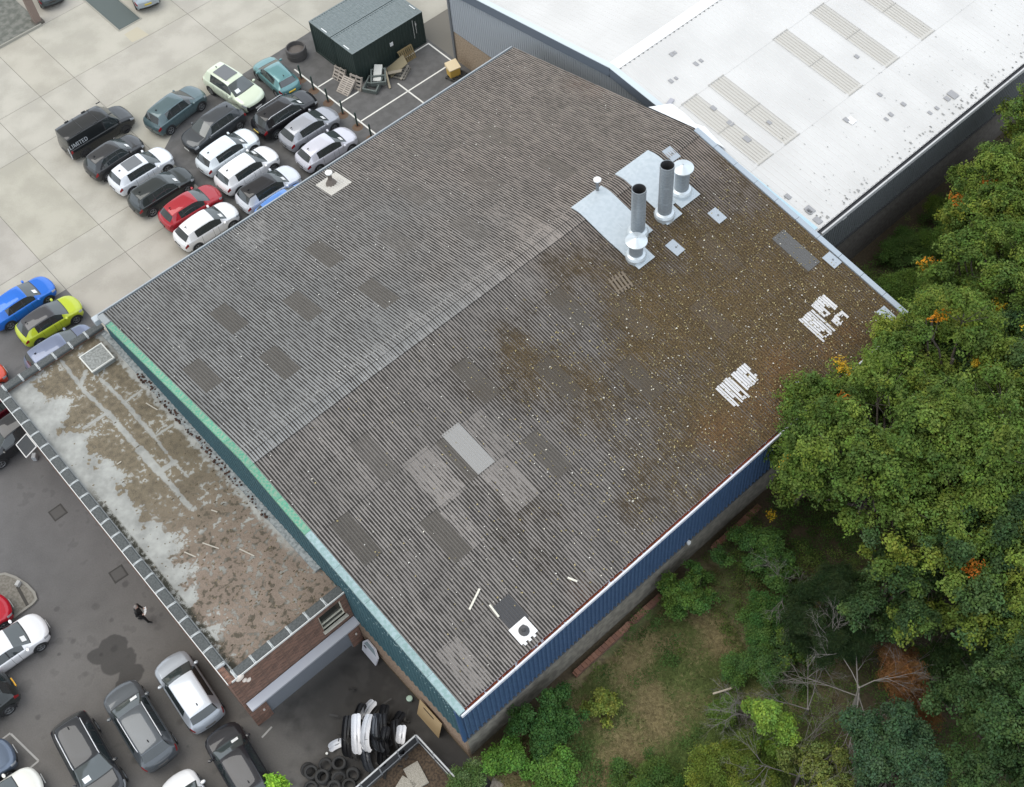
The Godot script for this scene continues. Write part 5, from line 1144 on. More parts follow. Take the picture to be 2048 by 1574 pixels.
func build_props():
	var _far = container("dark green container standing behind the other one at the top edge", 24.6, -13.66)
	var near: Node3D = container("dark green container with a white notice on its long side", 24.6, -11.15)
	var nt := Mb.new(); nt.box(Vector3(0.15, 1.55, 1.225), Vector3(0.26, 0.3, 0.02)); obj("notice", nt.mesh(), M(0.72, 0.74, 0.74, 0.6), near)
	var br := Mb.new(); br.lathe(Vector3(2.1, 0.9, 1.24), [[0.02, 0], [0.02, 1.5]], 8); br.lathe(Vector3(2.32, 1.2, 1.24), [[0.02, 0], [0.02, 1.0]], 8); obj("lock_bar", br.mesh(), M(0.5, 0.5, 0.48, 0.5), near)
	var hd := Mb.new(); hd.cbox(Vector3(2.32, 1.95, 1.26), Vector3(0.1, 0.16, 0.05), 0.01); obj("lock_box", hd.mesh(), M(0.5, 0.5, 0.48, 0.5), near)
	# pallets
	var grey := Color(0.36, 0.32, 0.28); var tan_ := Color(0.25, 0.19, 0.095)
	pallet("pallet", "grey slatted pallet leaning steeply in the far stack against the container end", Vector3(23.95, 0.0, -12.6), Vector3(0, 0.15, 0.95), grey, 6)
	pallet("pallet", "grey pallet behind another in the far stack against the container end", Vector3(24.2, 0.08, -12.75), Vector3(0, 0.2, 1.1), grey * 0.85, 7)
	pallet("pallet", "close-boarded grey pallet lying tilted at the container corner", Vector3(23.75, 0.28, -11.35), Vector3(0.05, 0.25, 0.62), grey * 1.15, 9)
	pallet("pallet", "grey pallet standing upright behind the close-boarded one", Vector3(24.35, 0.35, -11.0), Vector3(0, 0.3, 1.2), grey * 0.9, 5)
	pallet("pallet", "yellow-brown pallet propped upright against the container side", Vector3(28.55, 0.42, -10.75), Vector3(1.2, 0.0, 0.0), tan_, 8)
	var tf := M(0.13, 0.15, 0.14, 0.85)
	for q in [["timber_frame", "dark open timber frame on the ground at the container's near corner", 25.15, -10.2, 0.5, 0.18], ["timber_frame", "second dark timber frame half on top of the first", 25.75, -10.3, 0.9, 0.42]]:
		var o := thing(q[0], q[1], "frame", Vector3(q[2], q[5], q[3]), rad_to_deg(-q[4]), "timber frames by the container")
		for k in [[0.0, 0.48, 1.3, 0.1], [0.0, -0.48, 1.3, 0.1], [-0.6, 0.0, 0.1, 0.86], [0.6, 0.0, 0.1, 0.86], [0.0, 0.0, 0.1, 0.86]]:
			var b := Mb.new(); b.cbox(Vector3(k[0], 0.06, k[1]), Vector3(k[2], 0.3, k[3]), 0.01); obj("rail", b.mesh(), tf, o)
		o.rotation.z = 0.12
	var ub := [[25.9, 0.55, -10.55, 1.25, 0.16, 0.55, 0.75, Color(0.62, 0.62, 0.58), "white panel offcut lying on the timber pile", 0.35], [26.7, 0.45, -10.0, 1.5, 0.05, 0.3, -0.9, Color(0.26, 0.23, 0.18), "long grey-brown board sloping off the timber pile", 0.3], [27.3, 0.5, -10.2, 1.5, 0.05, 1.0, -0.35, Color(0.22, 0.19, 0.12), "large triangular leaning sheet of brown plywood", 0.5], [27.5, 0.12, -9.7, 1.4, 0.1, 0.16, 0.5, Color(0.34, 0.31, 0.26), "pale timber beam on the tarmac at the right of the pile", 0.05], [26.1, 0.35, -9.75, 1.3, 0.07, 0.14, 1.1, Color(0.36, 0.31, 0.22), "pale plank leaning on the front of the timber frames", 0.45], [24.6, 0.06, -10.75, 0.9, 0.07, 0.16, 0.3, Color(0.3, 0.28, 0.25), "short plank lying beside the close-boarded pallet", 0.0]]
	for q in ub:
		var b := Mb.new(); b.cbox(Vector3.ZERO, Vector3(q[3], q[4], q[5]), 0.01)
		var o := obj("board", b.mesh(), M(q[7].r, q[7].g, q[7].b, 0.85)); o.position = Vector3(q[0], q[1], q[2]); o.rotation = Vector3(0, q[6], q[9])
		tag(o, q[8], "board", "loose boards by the container")
	pallet("pallet", "broken dark pallet lying flat at the right of the timber pile", Vector3(27.35, 0.02, -9.9), Vector3(0, 0.5, 0.05), Color(0.2, 0.185, 0.16), 5)
	# big round tub
	var tb := thing("round_tub", "large round dark rubber tub standing on the tarmac by the teal car", "tub", Vector3(23.4, 0.0, -16.65))
	var a := Mb.new(); a.lathe(Vector3.ZERO, [[0.66, 0.0], [0.72, 0.08], [0.72, 0.72], [0.69, 0.8], [0.62, 0.8], [0.6, 0.5]], 28); obj("wall", a.mesh(), M(0.085, 0.08, 0.078, 0.8), tb)
	var a2 := Mb.new(); a2.lathe(Vector3.ZERO, [[0.61, 0.5], [0.3, 0.56], [0.0, 0.53]], 20); obj("filling", a2.mesh(), M(0.12, 0.105, 0.095, 0.95), tb)
	var a3 := Mb.new(); a3.lathe(Vector3.ZERO, [[0.722, 0.36], [0.745, 0.39], [0.722, 0.42]], 28); obj("hoop", a3.mesh(), M(0.06, 0.058, 0.056, 0.7), tb)
	# yellow grit bin on a dark pallet
	var gb := thing("grit_bin", "yellow grit bin with a cream sloped lid beside the white-roofed warehouse", "bin", Vector3(29.75, 0.14, -7.1), 12)
	var b1 := Mb.new(); b1.cbox(Vector3(0, 0.3, 0), Vector3(0.78, 0.6, 0.62), 0.03); obj("body", b1.mesh(), M(0.62, 0.40, 0.09, 0.6), gb)
	var b2 := Mb.new(); b2.wall_poly(PackedVector2Array([Vector2(-0.36, 0.6), Vector2(0.36, 0.6), Vector2(0.36, 0.66), Vector2(-0.36, 0.9)]), -0.43, 0.43); obj("lid", b2.mesh(), M(0.78, 0.64, 0.42, 0.6), gb)
	var _dp = pallet("pallet", "dark flat pallet under the yellow grit bin", Vector3(29.8, 0.02, -6.9), Vector3(0, 0.2, 0), Color(0.05, 0.05, 0.048), 6)
	# bollards
	for q in [[22.2, -14.55, "green-topped bollard behind the teal car, first of the row"], [22.13, -13.02, "second bollard, between the teal car and the black estate"], [22.1, -11.32, "third bollard, in front of the black estate's nose"], [22.08, -9.64, "fourth bollard, in a rust stain beside the silver-grey car"], [22.06, -8.0, "fifth bollard, by the pale silver car's bonnet"], [22.04, -6.47, "last bollard of the row, nearest the warehouse eave"]]:
		var o := thing("bollard", "thin dark steel post, " + q[2], "bollard", Vector3(q[0], 0, q[1]), 0, "bollards along the painted line")
		var s := Mb.new(); s.lathe(Vector3.ZERO, [[0.06, 0.0], [0.06, 1.13], [0.045, 1.16], [0.0, 1.165]], 12); obj("post", s.mesh(), M(0.035, 0.06, 0.05, 0.6), o)
		var f := Mb.new(); f.cbox(Vector3(0, 0.012, 0), Vector3(0.26, 0.024, 0.26), 0.006); obj("base_plate", f.mesh(), M(0.10, 0.045, 0.025, 0.85), o)
		var rs := Mb.new(); rs.lathe(Vector3(-0.08, 0.0105, 0.12), [[0.38, 0.0], [0.2, 0.0015], [0.0, 0.0025]], 14); obj("rust_stain", rs.mesh(), M(0.13, 0.085, 0.055, 0.9), o)
	# scrap heap: bumpers, tyres, doors, boards
	var wp := M(0.74, 0.74, 0.76, 0.3, 0.0, 0.5); var bp := M(0.018, 0.018, 0.02, 0.45); var gp := M(0.07, 0.075, 0.085, 0.3, 0.2, 0.4)
	var bl := [[-3.35, 24.95, 0.75, -58, 1.0, wp, "big white bumper lying on top of the scrap heap"], [-3.0, 25.15, 0.72, -52, 0.92, wp, "second white bumper nested inside the big one"], [-3.75, 24.6, 0.42, -60, 1.05, bp, "black bumper at the outer side of the heap"], [-2.65, 25.45, 0.62, -55, 0.95, gp, "grey bumper nested behind the white ones"], [-2.4, 25.7, 0.5, -62, 1.0, bp, "black bumper between the grey one and the fence"], [-2.75, 26.1, 0.42, -50, 0.95, bp, "black bumper lying low along the fence"], [-2.1, 25.1, 0.3, -40, 0.9, bp, "black bumper at the top right of the heap"], [-2.9, 24.2, 0.25, -35, 0.9, bp, "black bumper lying flat at the top of the heap"], [-3.6, 25.9, 0.3, -70, 0.8, gp, "dark grey bumper nearest the tyres"], [-1.8, 25.6, 0.22, -25, 0.85, bp, "black bumper poking out toward the warehouse"], [-2.0, 26.2, 0.35, -58, 0.85, bp, "black bumper slumped against the fence corner"], [-1.75, 26.25, 0.6, -45, 0.4, wp, "short white bumper piece by the fence corner"], [-2.15, 24.1, 0.35, -20, 0.5, wp, "white wing panel at the top right of the heap"], [-4.15, 24.35, 0.2, 20, 0.35, wp, "small white panel at the left of the heap"]]
	for q in bl:
		var o := thing("scrap_bumper", q[6], "bumper", Vector3(q[0], q[2], q[1]), q[3], "scrap bumpers in the heap")
		var mb := Mb.new(); var prev := []
		for i in 17:
			var t := (i - 8) / 8.0; var ang := t * 1.15
			var cx: float = sin(ang) * 0.95 * q[4]; var cz: float = (1.0 - cos(ang)) * 0.9 * q[4]
			var nx := sin(ang); var nz := -cos(ang)
			var row := []
			for pr in [[-0.02, 0.0], [0.10, 0.05], [0.13, 0.14], [0.08, 0.20], [0.10, 0.30], [0.04, 0.40], [-0.04, 0.44]]: row.append(Vector3(cx + nx * pr[0], pr[1] - 0.22, cz + nz * pr[0]))
			if prev.size():
				for k in 6: mb.quad(prev[k], row[k], row[k + 1], prev[k + 1])
			prev = row
		obj("shell", mb.mesh(), q[5], o)
		var gl := Mb.new(); gl.cbox(Vector3(0, -0.02, -0.12), Vector3(0.7 * q[4], 0.1, 0.04), 0.015); obj("grille", gl.mesh(), M(0.012, 0.012, 0.013, 0.7), o)
		o.rotation.x = -1.15 + rng.randf_range(-0.25, 0.25); o.rotation.z = rng.randf_range(-0.15, 0.15)
	var ty := Mb.new(); ty.lathe(Vector3(0, 0, 0), [[0.21, 0.0], [0.30, 0.0], [0.335, 0.04], [0.34, 0.11], [0.335, 0.18], [0.30, 0.22], [0.215, 0.21], [0.225, 0.11], [0.21, 0.0]], 24)
	var tm := ty.mesh()
	var tl := [[-4.62, 25.2, 0.25, 0.1, 0.0, "upper tyre nearest the white bumper"], [-4.6, 25.15, 0.0, 0.0, 0.05, "tyre underneath the one nearest the white bumper"], [-5.8, 24.6, 0.2, 0.3, 0.1, "tyre propped up at the far left of the pile"], [-5.85, 24.3, 0.05, 0.7, 0.0, "tyre leaning behind the far left one"], [-5.55, 25.15, 0.25, 0.12, 0.1, "big tyre lying on top in the middle of the pile"], [-5.5, 25.2, 0.0, 0.0, 0.0, "tyre at the bottom middle of the pile"], [-5.1, 24.75, 0.1, 0.35, 0.2, "tyre sloping between two stacks"], [-6.25, 25.15, 0.05, 0.1, 0.0, "leftmost tyre on the asphalt"], [-5.4, 25.85, 0.1, 0.25, 0.3, "tyre at the bottom edge of the pile"], [-5.0, 25.6, 0.2, 0.9, 0.2, "tyre standing on edge among the others"], [-4.4, 25.95, 0.1, 0.4, 0.4, "tyre half under the grey bumper"], [-4.9, 26.25, 0.05, 0.2, 0.0, "tyre beside the fence foot"], [-6.0, 25.9, 0.0, 0.0, 0.1, "tyre lying flat at the lower left"]]
	for q in tl:
		var o := thing("tyre_casing", "worn black " + q[5], "tyre", Vector3(q[0], q[2], q[1]), 0, "scrap tyres in a pile")
		o.rotation = Vector3(q[3], 0, q[4]); obj("tread", tm, M(0.03, 0.029, 0.028, 0.85), o)
	var junk := Mb.new()
	for i in 130:
		var t := rng.randf_range(0.4, 1.6); junk.col = Color(t, t, t)
		junk.box(Vector3(-2.7 + rng.randfn(0, 0.7), rng.randf_range(0.02, 0.35), 25.3 + rng.randfn(0, 0.75)), Vector3(rng.randf_range(0.05, 0.7), 0.03, rng.randf_range(0.03, 0.16)), Basis.from_euler(Vector3(rng.randfn(0, 0.3), rng.randf() * TAU, rng.randfn(0, 0.3))))
	var jo := obj("scrap_fragments", junk.mesh(), M(0.04, 0.038, 0.036, 0.7)); jo.set_meta("kind", "stuff"); tag(jo, "dark broken plastic and trim heaped under the scrap bumpers", "scrap")
	for q in [[-4.75, 24.35, 0.05, "white crumpled cup on the asphalt beside the scrap tyres"], [-0.28, 25.0, 0.12, "pale green glass jar by the warehouse gable"]]:
		var c := Mb.new(); c.lathe(Vector3.ZERO, [[q[2], 0], [q[2] * 1.3, q[2] * 1.8], [q[2] * 0.9, q[2] * 2.0], [0.0, q[2] * 2.0]], 10)
		var o := obj("cup" if q[2] < 0.1 else "jar", c.mesh(), M(0.75, 0.75, 0.72, 0.5) if q[2] < 0.1 else M(0.36, 0.48, 0.40, 0.3)); o.position = Vector3(q[0], 0.005, q[1]); tag(o, q[3], "cup" if q[2] < 0.1 else "jar")
	# corner fence of grey railings
	for q in [["grey metal railing with dark sheeting along the back of the scrap heap", Vector3(-5.6, 0, 26.85), Vector3(-1.3, 0, 26.85)], ["grey metal railing running from the fence corner down to the bushes", Vector3(-1.25, 0, 26.9), Vector3(-1.15, 0, 31.5)]]:
		var o := thing("railing", q[0], "fence", q[1], 0, "railings round the soil bed")
		var d: Vector3 = q[2] - q[1]; var st := int(ceil(d.length() / 1.4))
		for i in st + 1:
			var p := Mb.new(); var at := d * (float(i) / st); p.cbox(at + Vector3(0, 0.52, 0), Vector3(0.07, 1.04, 0.07), 0.01); obj("post", p.mesh(), M(0.34, 0.35, 0.36, 0.5, 0.3), o)
		for y in [0.12, 0.98]:
			var r := Mb.new(); r.bar(Vector3(0, y, 0.0), d + Vector3(0, y, 0), 0.07, 0.05); obj("rail", r.mesh(), M(0.42, 0.43, 0.44, 0.45, 0.3), o)
		var s := Mb.new(); s.bar(Vector3(0, 0.55, 0.0), d + Vector3(0, 0.55, 0), 0.015, 0.78); obj("infill_panel", s.mesh(), M(0.045, 0.047, 0.05, 0.6), o)
	for q in [[-2.35, 28.0, 0.75, 1.15, -12, "larger grey concrete slab lying on the soil bed"], [-3.0, 28.05, 0.7, 0.8, 18, "broken concrete slab beside the larger one on the soil bed"]]:
		var b := Mb.new(); b.cbox(Vector3(0, 0.05, 0), Vector3(q[2], 0.1, q[3]), 0.015)
		var o := obj("paving_slab", b.mesh(), tex_mat(speckle(96, 0.04, Color(0.24, 0.22, 0.18), Color(0.38, 0.35, 0.30), 0.4), 0.6)); o.position = Vector3(q[0], 0.006, q[1]); o.rotation.y = deg_to_rad(q[4]); tag(o, q[5], "slab", "concrete slabs on the soil bed")
	# against the gable: car door, tan board
	var cd := thing("car_door", "white car door panel leaning against the foot of the warehouse gable", "car door", Vector3(-0.4, 0.05, 22.0), 0)
	var dpz := PackedVector2Array([Vector2(-0.55, 0.05), Vector2(0.55, 0.0), Vector2(0.6, 0.62), Vector2(0.3, 1.05), Vector2(-0.35, 1.1), Vector2(-0.6, 0.65)])
	var dm := Mb.new(); dm.wall_poly(dpz, -0.04, 0.04); obj("panel", dm.mesh(), M(0.62, 0.63, 0.68, 0.35, 0.0, 0.5), cd)
	var dw := Mb.new(); dw.wall_poly(PackedVector2Array([Vector2(-0.48, 0.68), Vector2(0.48, 0.66), Vector2(0.24, 0.98), Vector2(-0.3, 1.02)]), -0.046, -0.041); obj("window", dw.mesh(), M(0.25, 0.30, 0.32, 0.15), cd)
	var dh := Mb.new(); dh.cbox(Vector3(-0.06, 0.55, -0.35), Vector3(0.03, 0.05, 0.2), 0.01); obj("handle", dh.mesh(), M(0.03, 0.03, 0.035, 0.4), cd)
	cd.rotation.z = -0.35
	var tb2 := thing("plywood_board", "tan plywood board with a dark slot leaning against the gable near its right corner", "board", Vector3(-0.45, 0.0, 26.55))
	var t1 := Mb.new(); t1.cbox(Vector3(0, 0.62, 0), Vector3(0.03, 1.24, 1.6), 0.006); obj("panel", t1.mesh(), M(0.36, 0.26, 0.14, 0.85), tb2)
	var t2 := Mb.new(); t2.cbox(Vector3(-0.017, 0.98, -0.1), Vector3(0.01, 0.09, 0.75), 0.002); obj("slot", t2.mesh(), M(0.05, 0.035, 0.02, 0.9), tb2)
	tb2.rotation.z = -0.3
	# low brick wall along the scrub
	var bw := thing("low_brick_wall", "broken line of low red brick garden wall between the warehouse and the scrub", "wall", Vector3(6.2, 0, 30.35))
	var bm := M(0.235, 0.115, 0.075, 0.9); var bx := 0.0; var brick := Mb.new(); brick.cbox(Vector3(0, 0.04, 0), Vector3(0.215, 0.075, 0.29), 0.006); var bmesh := brick.mesh()
	var kb := 0
	for seg in [[0.0, 3.6], [3.75, 5.6], [9.6, 12.8]]:
		var x: float = seg[0]
		while x < seg[1]:
			for y in 2:
				if kb > 280: break
				var br2 := obj("brick", bmesh, [bm, M(0.26, 0.135, 0.09, 0.9), M(0.20, 0.10, 0.07, 0.9)][rng.randi() % 3], bw); kb += 1
				br2.position = Vector3(x + 0.11 + (0.1 if y else 0.0), 0.02 + y * 0.085 + 0.1, -0.85 + rng.randf_range(-0.012, 0.012)); br2.rotation.y = rng.randf_range(-0.04, 0.04)
			x += 0.228
	var ft := Mb.new()
	for seg in [[0.0, 3.6], [3.75, 5.6], [9.6, 12.8]]: ft.box(Vector3((seg[0] + seg[1]) / 2, 0.06, -0.85), Vector3(seg[1] - seg[0], 0.11, 0.32))
	obj("footing", ft.mesh(), M(0.16, 0.10, 0.075, 0.95), bw)
	var ps := Mb.new(); ps.prism(PackedVector2Array([Vector2(-0.6, 30.9), Vector2(0.9, 30.1), Vector2(1.0, 31.3), Vector2(-0.1, 32.3), Vector2(-0.9, 32.0)]), 0.02, 0.09); struct("path", ps.mesh(), tex_mat(speckle(98, 0.03, Color(0.20, 0.17, 0.135), Color(0.32, 0.28, 0.235), 0.4), 0.5))
	var wl := Mb.new(); wl.cbox(Vector3(14.2, 2.62, 29.2), Vector3(0.18, 0.22, 0.16), 0.03); var wlo := obj("wall_lamp", wl.mesh(), M(0.75, 0.75, 0.73, 0.4)); tag(wlo, "small white unlit wall lamp below the blue side cladding", "lamp")

# a person as one continuous skin: tapered capsules joined by a smooth minimum, meshed with surface nets
func person_mesh(bones: Array, cell: float, k: float, pick: Callable) -> ArrayMesh:
	var lo := Vector3(9, 9, 9); var hi := -lo
	for b in bones:
		var r := Vector3.ONE * (maxf(b[2], b[3]) + cell * 2)
		lo = lo.min(b[0] - r).min(b[1] - r); hi = hi.max(b[0] + r).max(b[1] + r)
	var nx := int((hi.x - lo.x) / cell) + 2; var ny := int((hi.y - lo.y) / cell) + 2; var nz := int((hi.z - lo.z) / cell) + 2
	var f := PackedFloat32Array(); f.resize(nx * ny * nz); f.fill(1.0)
	for b in bones:
		var a: Vector3 = b[0]; var ab: Vector3 = b[1] - a; var l2 := maxf(ab.length_squared(), 1e-8); var rm := maxf(b[2], b[3]) + 0.09
		var m0 := (a.min(b[1]) - Vector3.ONE * rm - lo) / cell; var m1 := (a.max(b[1]) + Vector3.ONE * rm - lo) / cell
		for zi in range(max(0, int(m0.z)), min(nz, int(m1.z) + 2)):
			for yi in range(max(0, int(m0.y)), min(ny, int(m1.y) + 2)):
				for xi in range(max(0, int(m0.x)), min(nx, int(m1.x) + 2)):
					var p := lo + Vector3(xi, yi, zi) * cell
					var t := clampf((p - a).dot(ab) / l2, 0, 1)
					var d: float = (p - a - ab * t).length() - lerpf(b[2], b[3], t)
					var id := (zi * ny + yi) * nx + xi
					var o := f[id]; var h := clampf(0.5 + 0.5 * (o - d) / k, 0, 1)
					f[id] = lerpf(o, d, h) - k * h * (1 - h)
	var vid := {}; var pos := []
	for zi in nz - 1:
		for yi in ny - 1:
			for xi in nx - 1:
				var s := Vector3.ZERO; var c := 0; var id := (zi * ny + yi) * nx + xi
				var first := f[id] < 0; var mixed := false
				for q in [1, nx, nx + 1, nx * ny, nx * ny + 1, nx * ny + nx, nx * ny + nx + 1]:
					if (f[id + q] < 0) != first: mixed = true; break
				if not mixed: continue
				for e in [[0, 1], [0, 2], [0, 4], [1, 3], [1, 5], [2, 3], [2, 6], [4, 5], [4, 6], [3, 7], [5, 7], [6, 7]]:
					var i0: int = e[0]; var i1: int = e[1]
					var v0 := f[id + (i0 & 1) + (i0 >> 1 & 1) * nx + (i0 >> 2) * nx * ny]; var v1 := f[id + (i1 & 1) + (i1 >> 1 & 1) * nx + (i1 >> 2) * nx * ny]
					if (v0 < 0) != (v1 < 0):
						var t := v0 / (v0 - v1)
						s += Vector3(i0 & 1, i0 >> 1 & 1, i0 >> 2).lerp(Vector3(i1 & 1, i1 >> 1 & 1, i1 >> 2), t); c += 1
				vid[id] = pos.size(); pos.append(lo + (Vector3(xi, yi, zi) + s / c) * cell)
	var st := SurfaceTool.new(); st.begin(Mesh.PRIMITIVE_TRIANGLES); st.set_smooth_group(0)
	for p in pos: st.set_color(pick.call(p)); st.add_vertex(p)
	var sx := 1; var sy := nx; var sz := nx * ny
	for zi in range(1, nz - 1):
		for yi in range(1, ny - 1):
			for xi in range(1, nx - 1):
				var id := zi * sz + yi * sy + xi
				for ax in [[sx, sy, sz], [sy, sz, sx], [sz, sx, sy]]:
					var a := f[id] < 0; var b := f[id + ax[0]] < 0
					if a == b: continue
					var q := [id - ax[1] - ax[2], id - ax[2], id, id - ax[1]]
					var okv := true
					for w in q: okv = okv and vid.has(w)
					if not okv: continue
					var o := [0, 2, 1, 0, 3, 2] if a else [0, 1, 2, 0, 2, 3]
					for w in o: st.add_index(vid[q[w]])
	st.generate_normals()
	return st.commit()

func build_person():
	var p := thing("person", "person in black clothes with grey hair walking across the asphalt holding white papers", "person", Vector3(-7.45, 0.0, 12.6), 40)
	var V := func(x, y, z): return Vector3(x, y, z)
	var hipr := Vector3(0, 0.93, 0.10); var hipl := Vector3(0, 0.93, -0.10)
	var kr := Vector3(0.16, 0.50, 0.11); var fr := Vector3(0.20, 0.08, 0.11); var kl := Vector3(0.0, 0.49, -0.10); var fl := Vector3(-0.30, 0.10, -0.10)
	var sr := Vector3(0.03, 1.42, 0.20); var sl := Vector3(0.03, 1.42, -0.20); var er := Vector3(-0.02, 1.13, 0.27); var el := Vector3(0.03, 1.13, -0.28); var hr := Vector3(0.24, 1.08, 0.17); var hl := Vector3(0.27, 1.10, -0.15)
	var bones := [[Vector3(0, 0.98, 0), Vector3(0.01, 1.15, 0), 0.145, 0.14], [Vector3(0.01, 1.15, 0), Vector3(0.02, 1.36, 0), 0.145, 0.15], [sl, sr, 0.085, 0.085], [Vector3(0.02, 1.40, 0), Vector3(0.05, 1.54, 0), 0.065, 0.055],
		[hipr, kr, 0.098, 0.07], [kr, fr, 0.068, 0.05], [hipl, kl, 0.098, 0.07], [kl, fl, 0.068, 0.05], [fr, fr + Vector3(0.17, -0.04, 0.02), 0.05, 0.035], [fl, fl + Vector3(0.15, -0.06, 0), 0.05, 0.035], [sr, er, 0.066, 0.05], [er, hr, 0.05, 0.038], [sl, el, 0.066, 0.05], [el, hl, 0.05, 0.038],
		[Vector3(0.06, 1.64, 0), Vector3(0.075, 1.68, 0), 0.098, 0.098], [Vector3(0.13, 1.60, 0), Vector3(0.15, 1.62, 0), 0.045, 0.03]]
	for s in [[hr, -1.0], [hl, 1.0]]:
		bones.append([s[0], s[0] + Vector3(0.07, 0.0, 0.02 * s[1]), 0.032, 0.03])
		for k in 4: bones.append([s[0] + Vector3(0.09, -0.012, (k - 1.5) * 0.021), s[0] + Vector3(0.155 - absf(k - 1.4) * 0.012, -0.03, (k - 1.5) * 0.022), 0.0095, 0.008])
		bones.append([s[0] + Vector3(0.03, 0.01, 0.03 * s[1]), s[0] + Vector3(0.09, 0.035, 0.045 * s[1]), 0.011, 0.009])
	var pick := func(q: Vector3):
		if q.y > 1.72 or (q.y > 1.58 and q.x < 0.06): return Color(0.22, 0.20, 0.19)
		if q.y > 1.52: return Color(0.45, 0.29, 0.23)
		if q.x > 0.235 and q.y > 1.0 and q.y < 1.2: return Color(0.45, 0.29, 0.23)
		return Color(0.012, 0.012, 0.013)
	obj("body", person_mesh(bones, 0.016, 0.035, pick), M(1, 1, 1, 0.8), p)
	for q in [[Vector3(0.34, 1.13, -0.1), 0.25, 0.3], [Vector3(0.36, 1.12, 0.1), -0.3, -0.2]]:
		var b := Mb.new(); b.box(Vector3.ZERO, Vector3(0.15, 0.006, 0.2)); var o := obj("paper_sheets", b.mesh(), M(0.78, 0.78, 0.77, 0.7)); o.position = p.transform * q[0]; o.rotation = Vector3(0.2, p.rotation.y + q[1], 0.35)
		tag(o, "white sheets of paper held in the person's %s hand" % ("left" if q[0].z < 0 else "right"), "paper")

var leaf_mat: StandardMaterial3D
var bark: StandardMaterial3D
var sprigs := []

func leaf_setup():
	leaf_mat = M(1, 1, 1, 0.7).duplicate(); leaf_mat.metallic_specular = 0.2; leaf_mat.backlight_enabled = true; leaf_mat.backlight = Color(0.6, 0.68, 0.25); leaf_mat.cull_mode = BaseMaterial3D.CULL_DISABLED
	bark = tex_mat(speckle(101, 0.05, Color(0.06, 0.05, 0.04), Color(0.14, 0.12, 0.10), 0.5), 0.8)
	for kind in 3:      # broad sprigs, small-leaved sprigs, needle-like
		var mb := Mb.new(); var cnt: int = [14, 22, 26][kind]
		for i in cnt:
			var at := Vector3(rng.randfn(0, 0.13), rng.randfn(0, 0.07), rng.randfn(0, 0.13))
			var yaw := rng.randf() * TAU; var tilt := rng.randf_range(-0.35, 0.75)
			var b := Basis.from_euler(Vector3(tilt, yaw, rng.randf_range(-0.4, 0.4)))
			var s := rng.randf_range(0.75, 1.25)
			var ln: float = [0.15, 0.09, 0.16][kind] * s; var wd: float = [0.095, 0.055, 0.018][kind] * s
			var t := rng.randf_range(0.75, 1.3); mb.col = Color(t, t, t)
			var p0 := at; var p1 := at + b * Vector3(-wd * 0.5, 0.012, ln * 0.45); var p2 := at + b * Vector3(0, -0.02, ln); var p3 := at + b * Vector3(wd * 0.5, 0.012, ln * 0.45); var mid := at + b * Vector3(0, -0.004, ln * 0.45)
			mb.tri(p0, p3, mid); mb.tri(mid, p3, p2); mb.tri(p0, mid, p1); mb.tri(p1, mid, p2)
		sprigs.append(mb.mesh())

func leaf_cloud(blobs: Array, count: int, pal: Array, size := 1.0, flat_low := -0.35) -> Array:   # blobs: [centre, radius]; sprigs spread through each, thickest near its skin
	var xf := []; var cs := []
	var tot := 0.0
	for b in blobs: tot += b[1] * b[1]
	for b in blobs:
		var k := int(count * b[1] * b[1] / tot)
		var tone := rng.randf_range(0.84, 1.2); var base: Color = pal[rng.randi() % pal.size()]
		var sq := rng.randf_range(0.55, 0.95); var ax := Vector3(rng.randf_range(0.75, 1.35), sq, rng.randf_range(0.75, 1.35))
		for i in k:
			var d := Vector3(rng.randfn(), rng.randfn(), rng.randfn()).normalized()
			if d.y < flat_low: d.y = -d.y
			var rr: float = b[1] * (1.0 - 0.7 * pow(rng.randf(), 1.6)) * rng.randf_range(0.8, 1.35)
			var p: Vector3 = b[0] + d * rr * ax
			var bs := Basis(Quaternion(Vector3.UP, (d + Vector3(0, 0.8, 0)).normalized())) * Basis(Vector3.UP, rng.randf() * TAU)
			var s := rng.randf_range(0.75, 1.3) * size
			xf.append(Transform3D(bs.scaled_local(Vector3(s, s, s)), p))
			var t := tone * rng.randf_range(0.75, 1.28)
			cs.append(Color(base.r * t * rng.randf_range(0.88, 1.15), base.g * t, base.b * t * rng.randf_range(0.8, 1.2)))
	return [xf, cs]

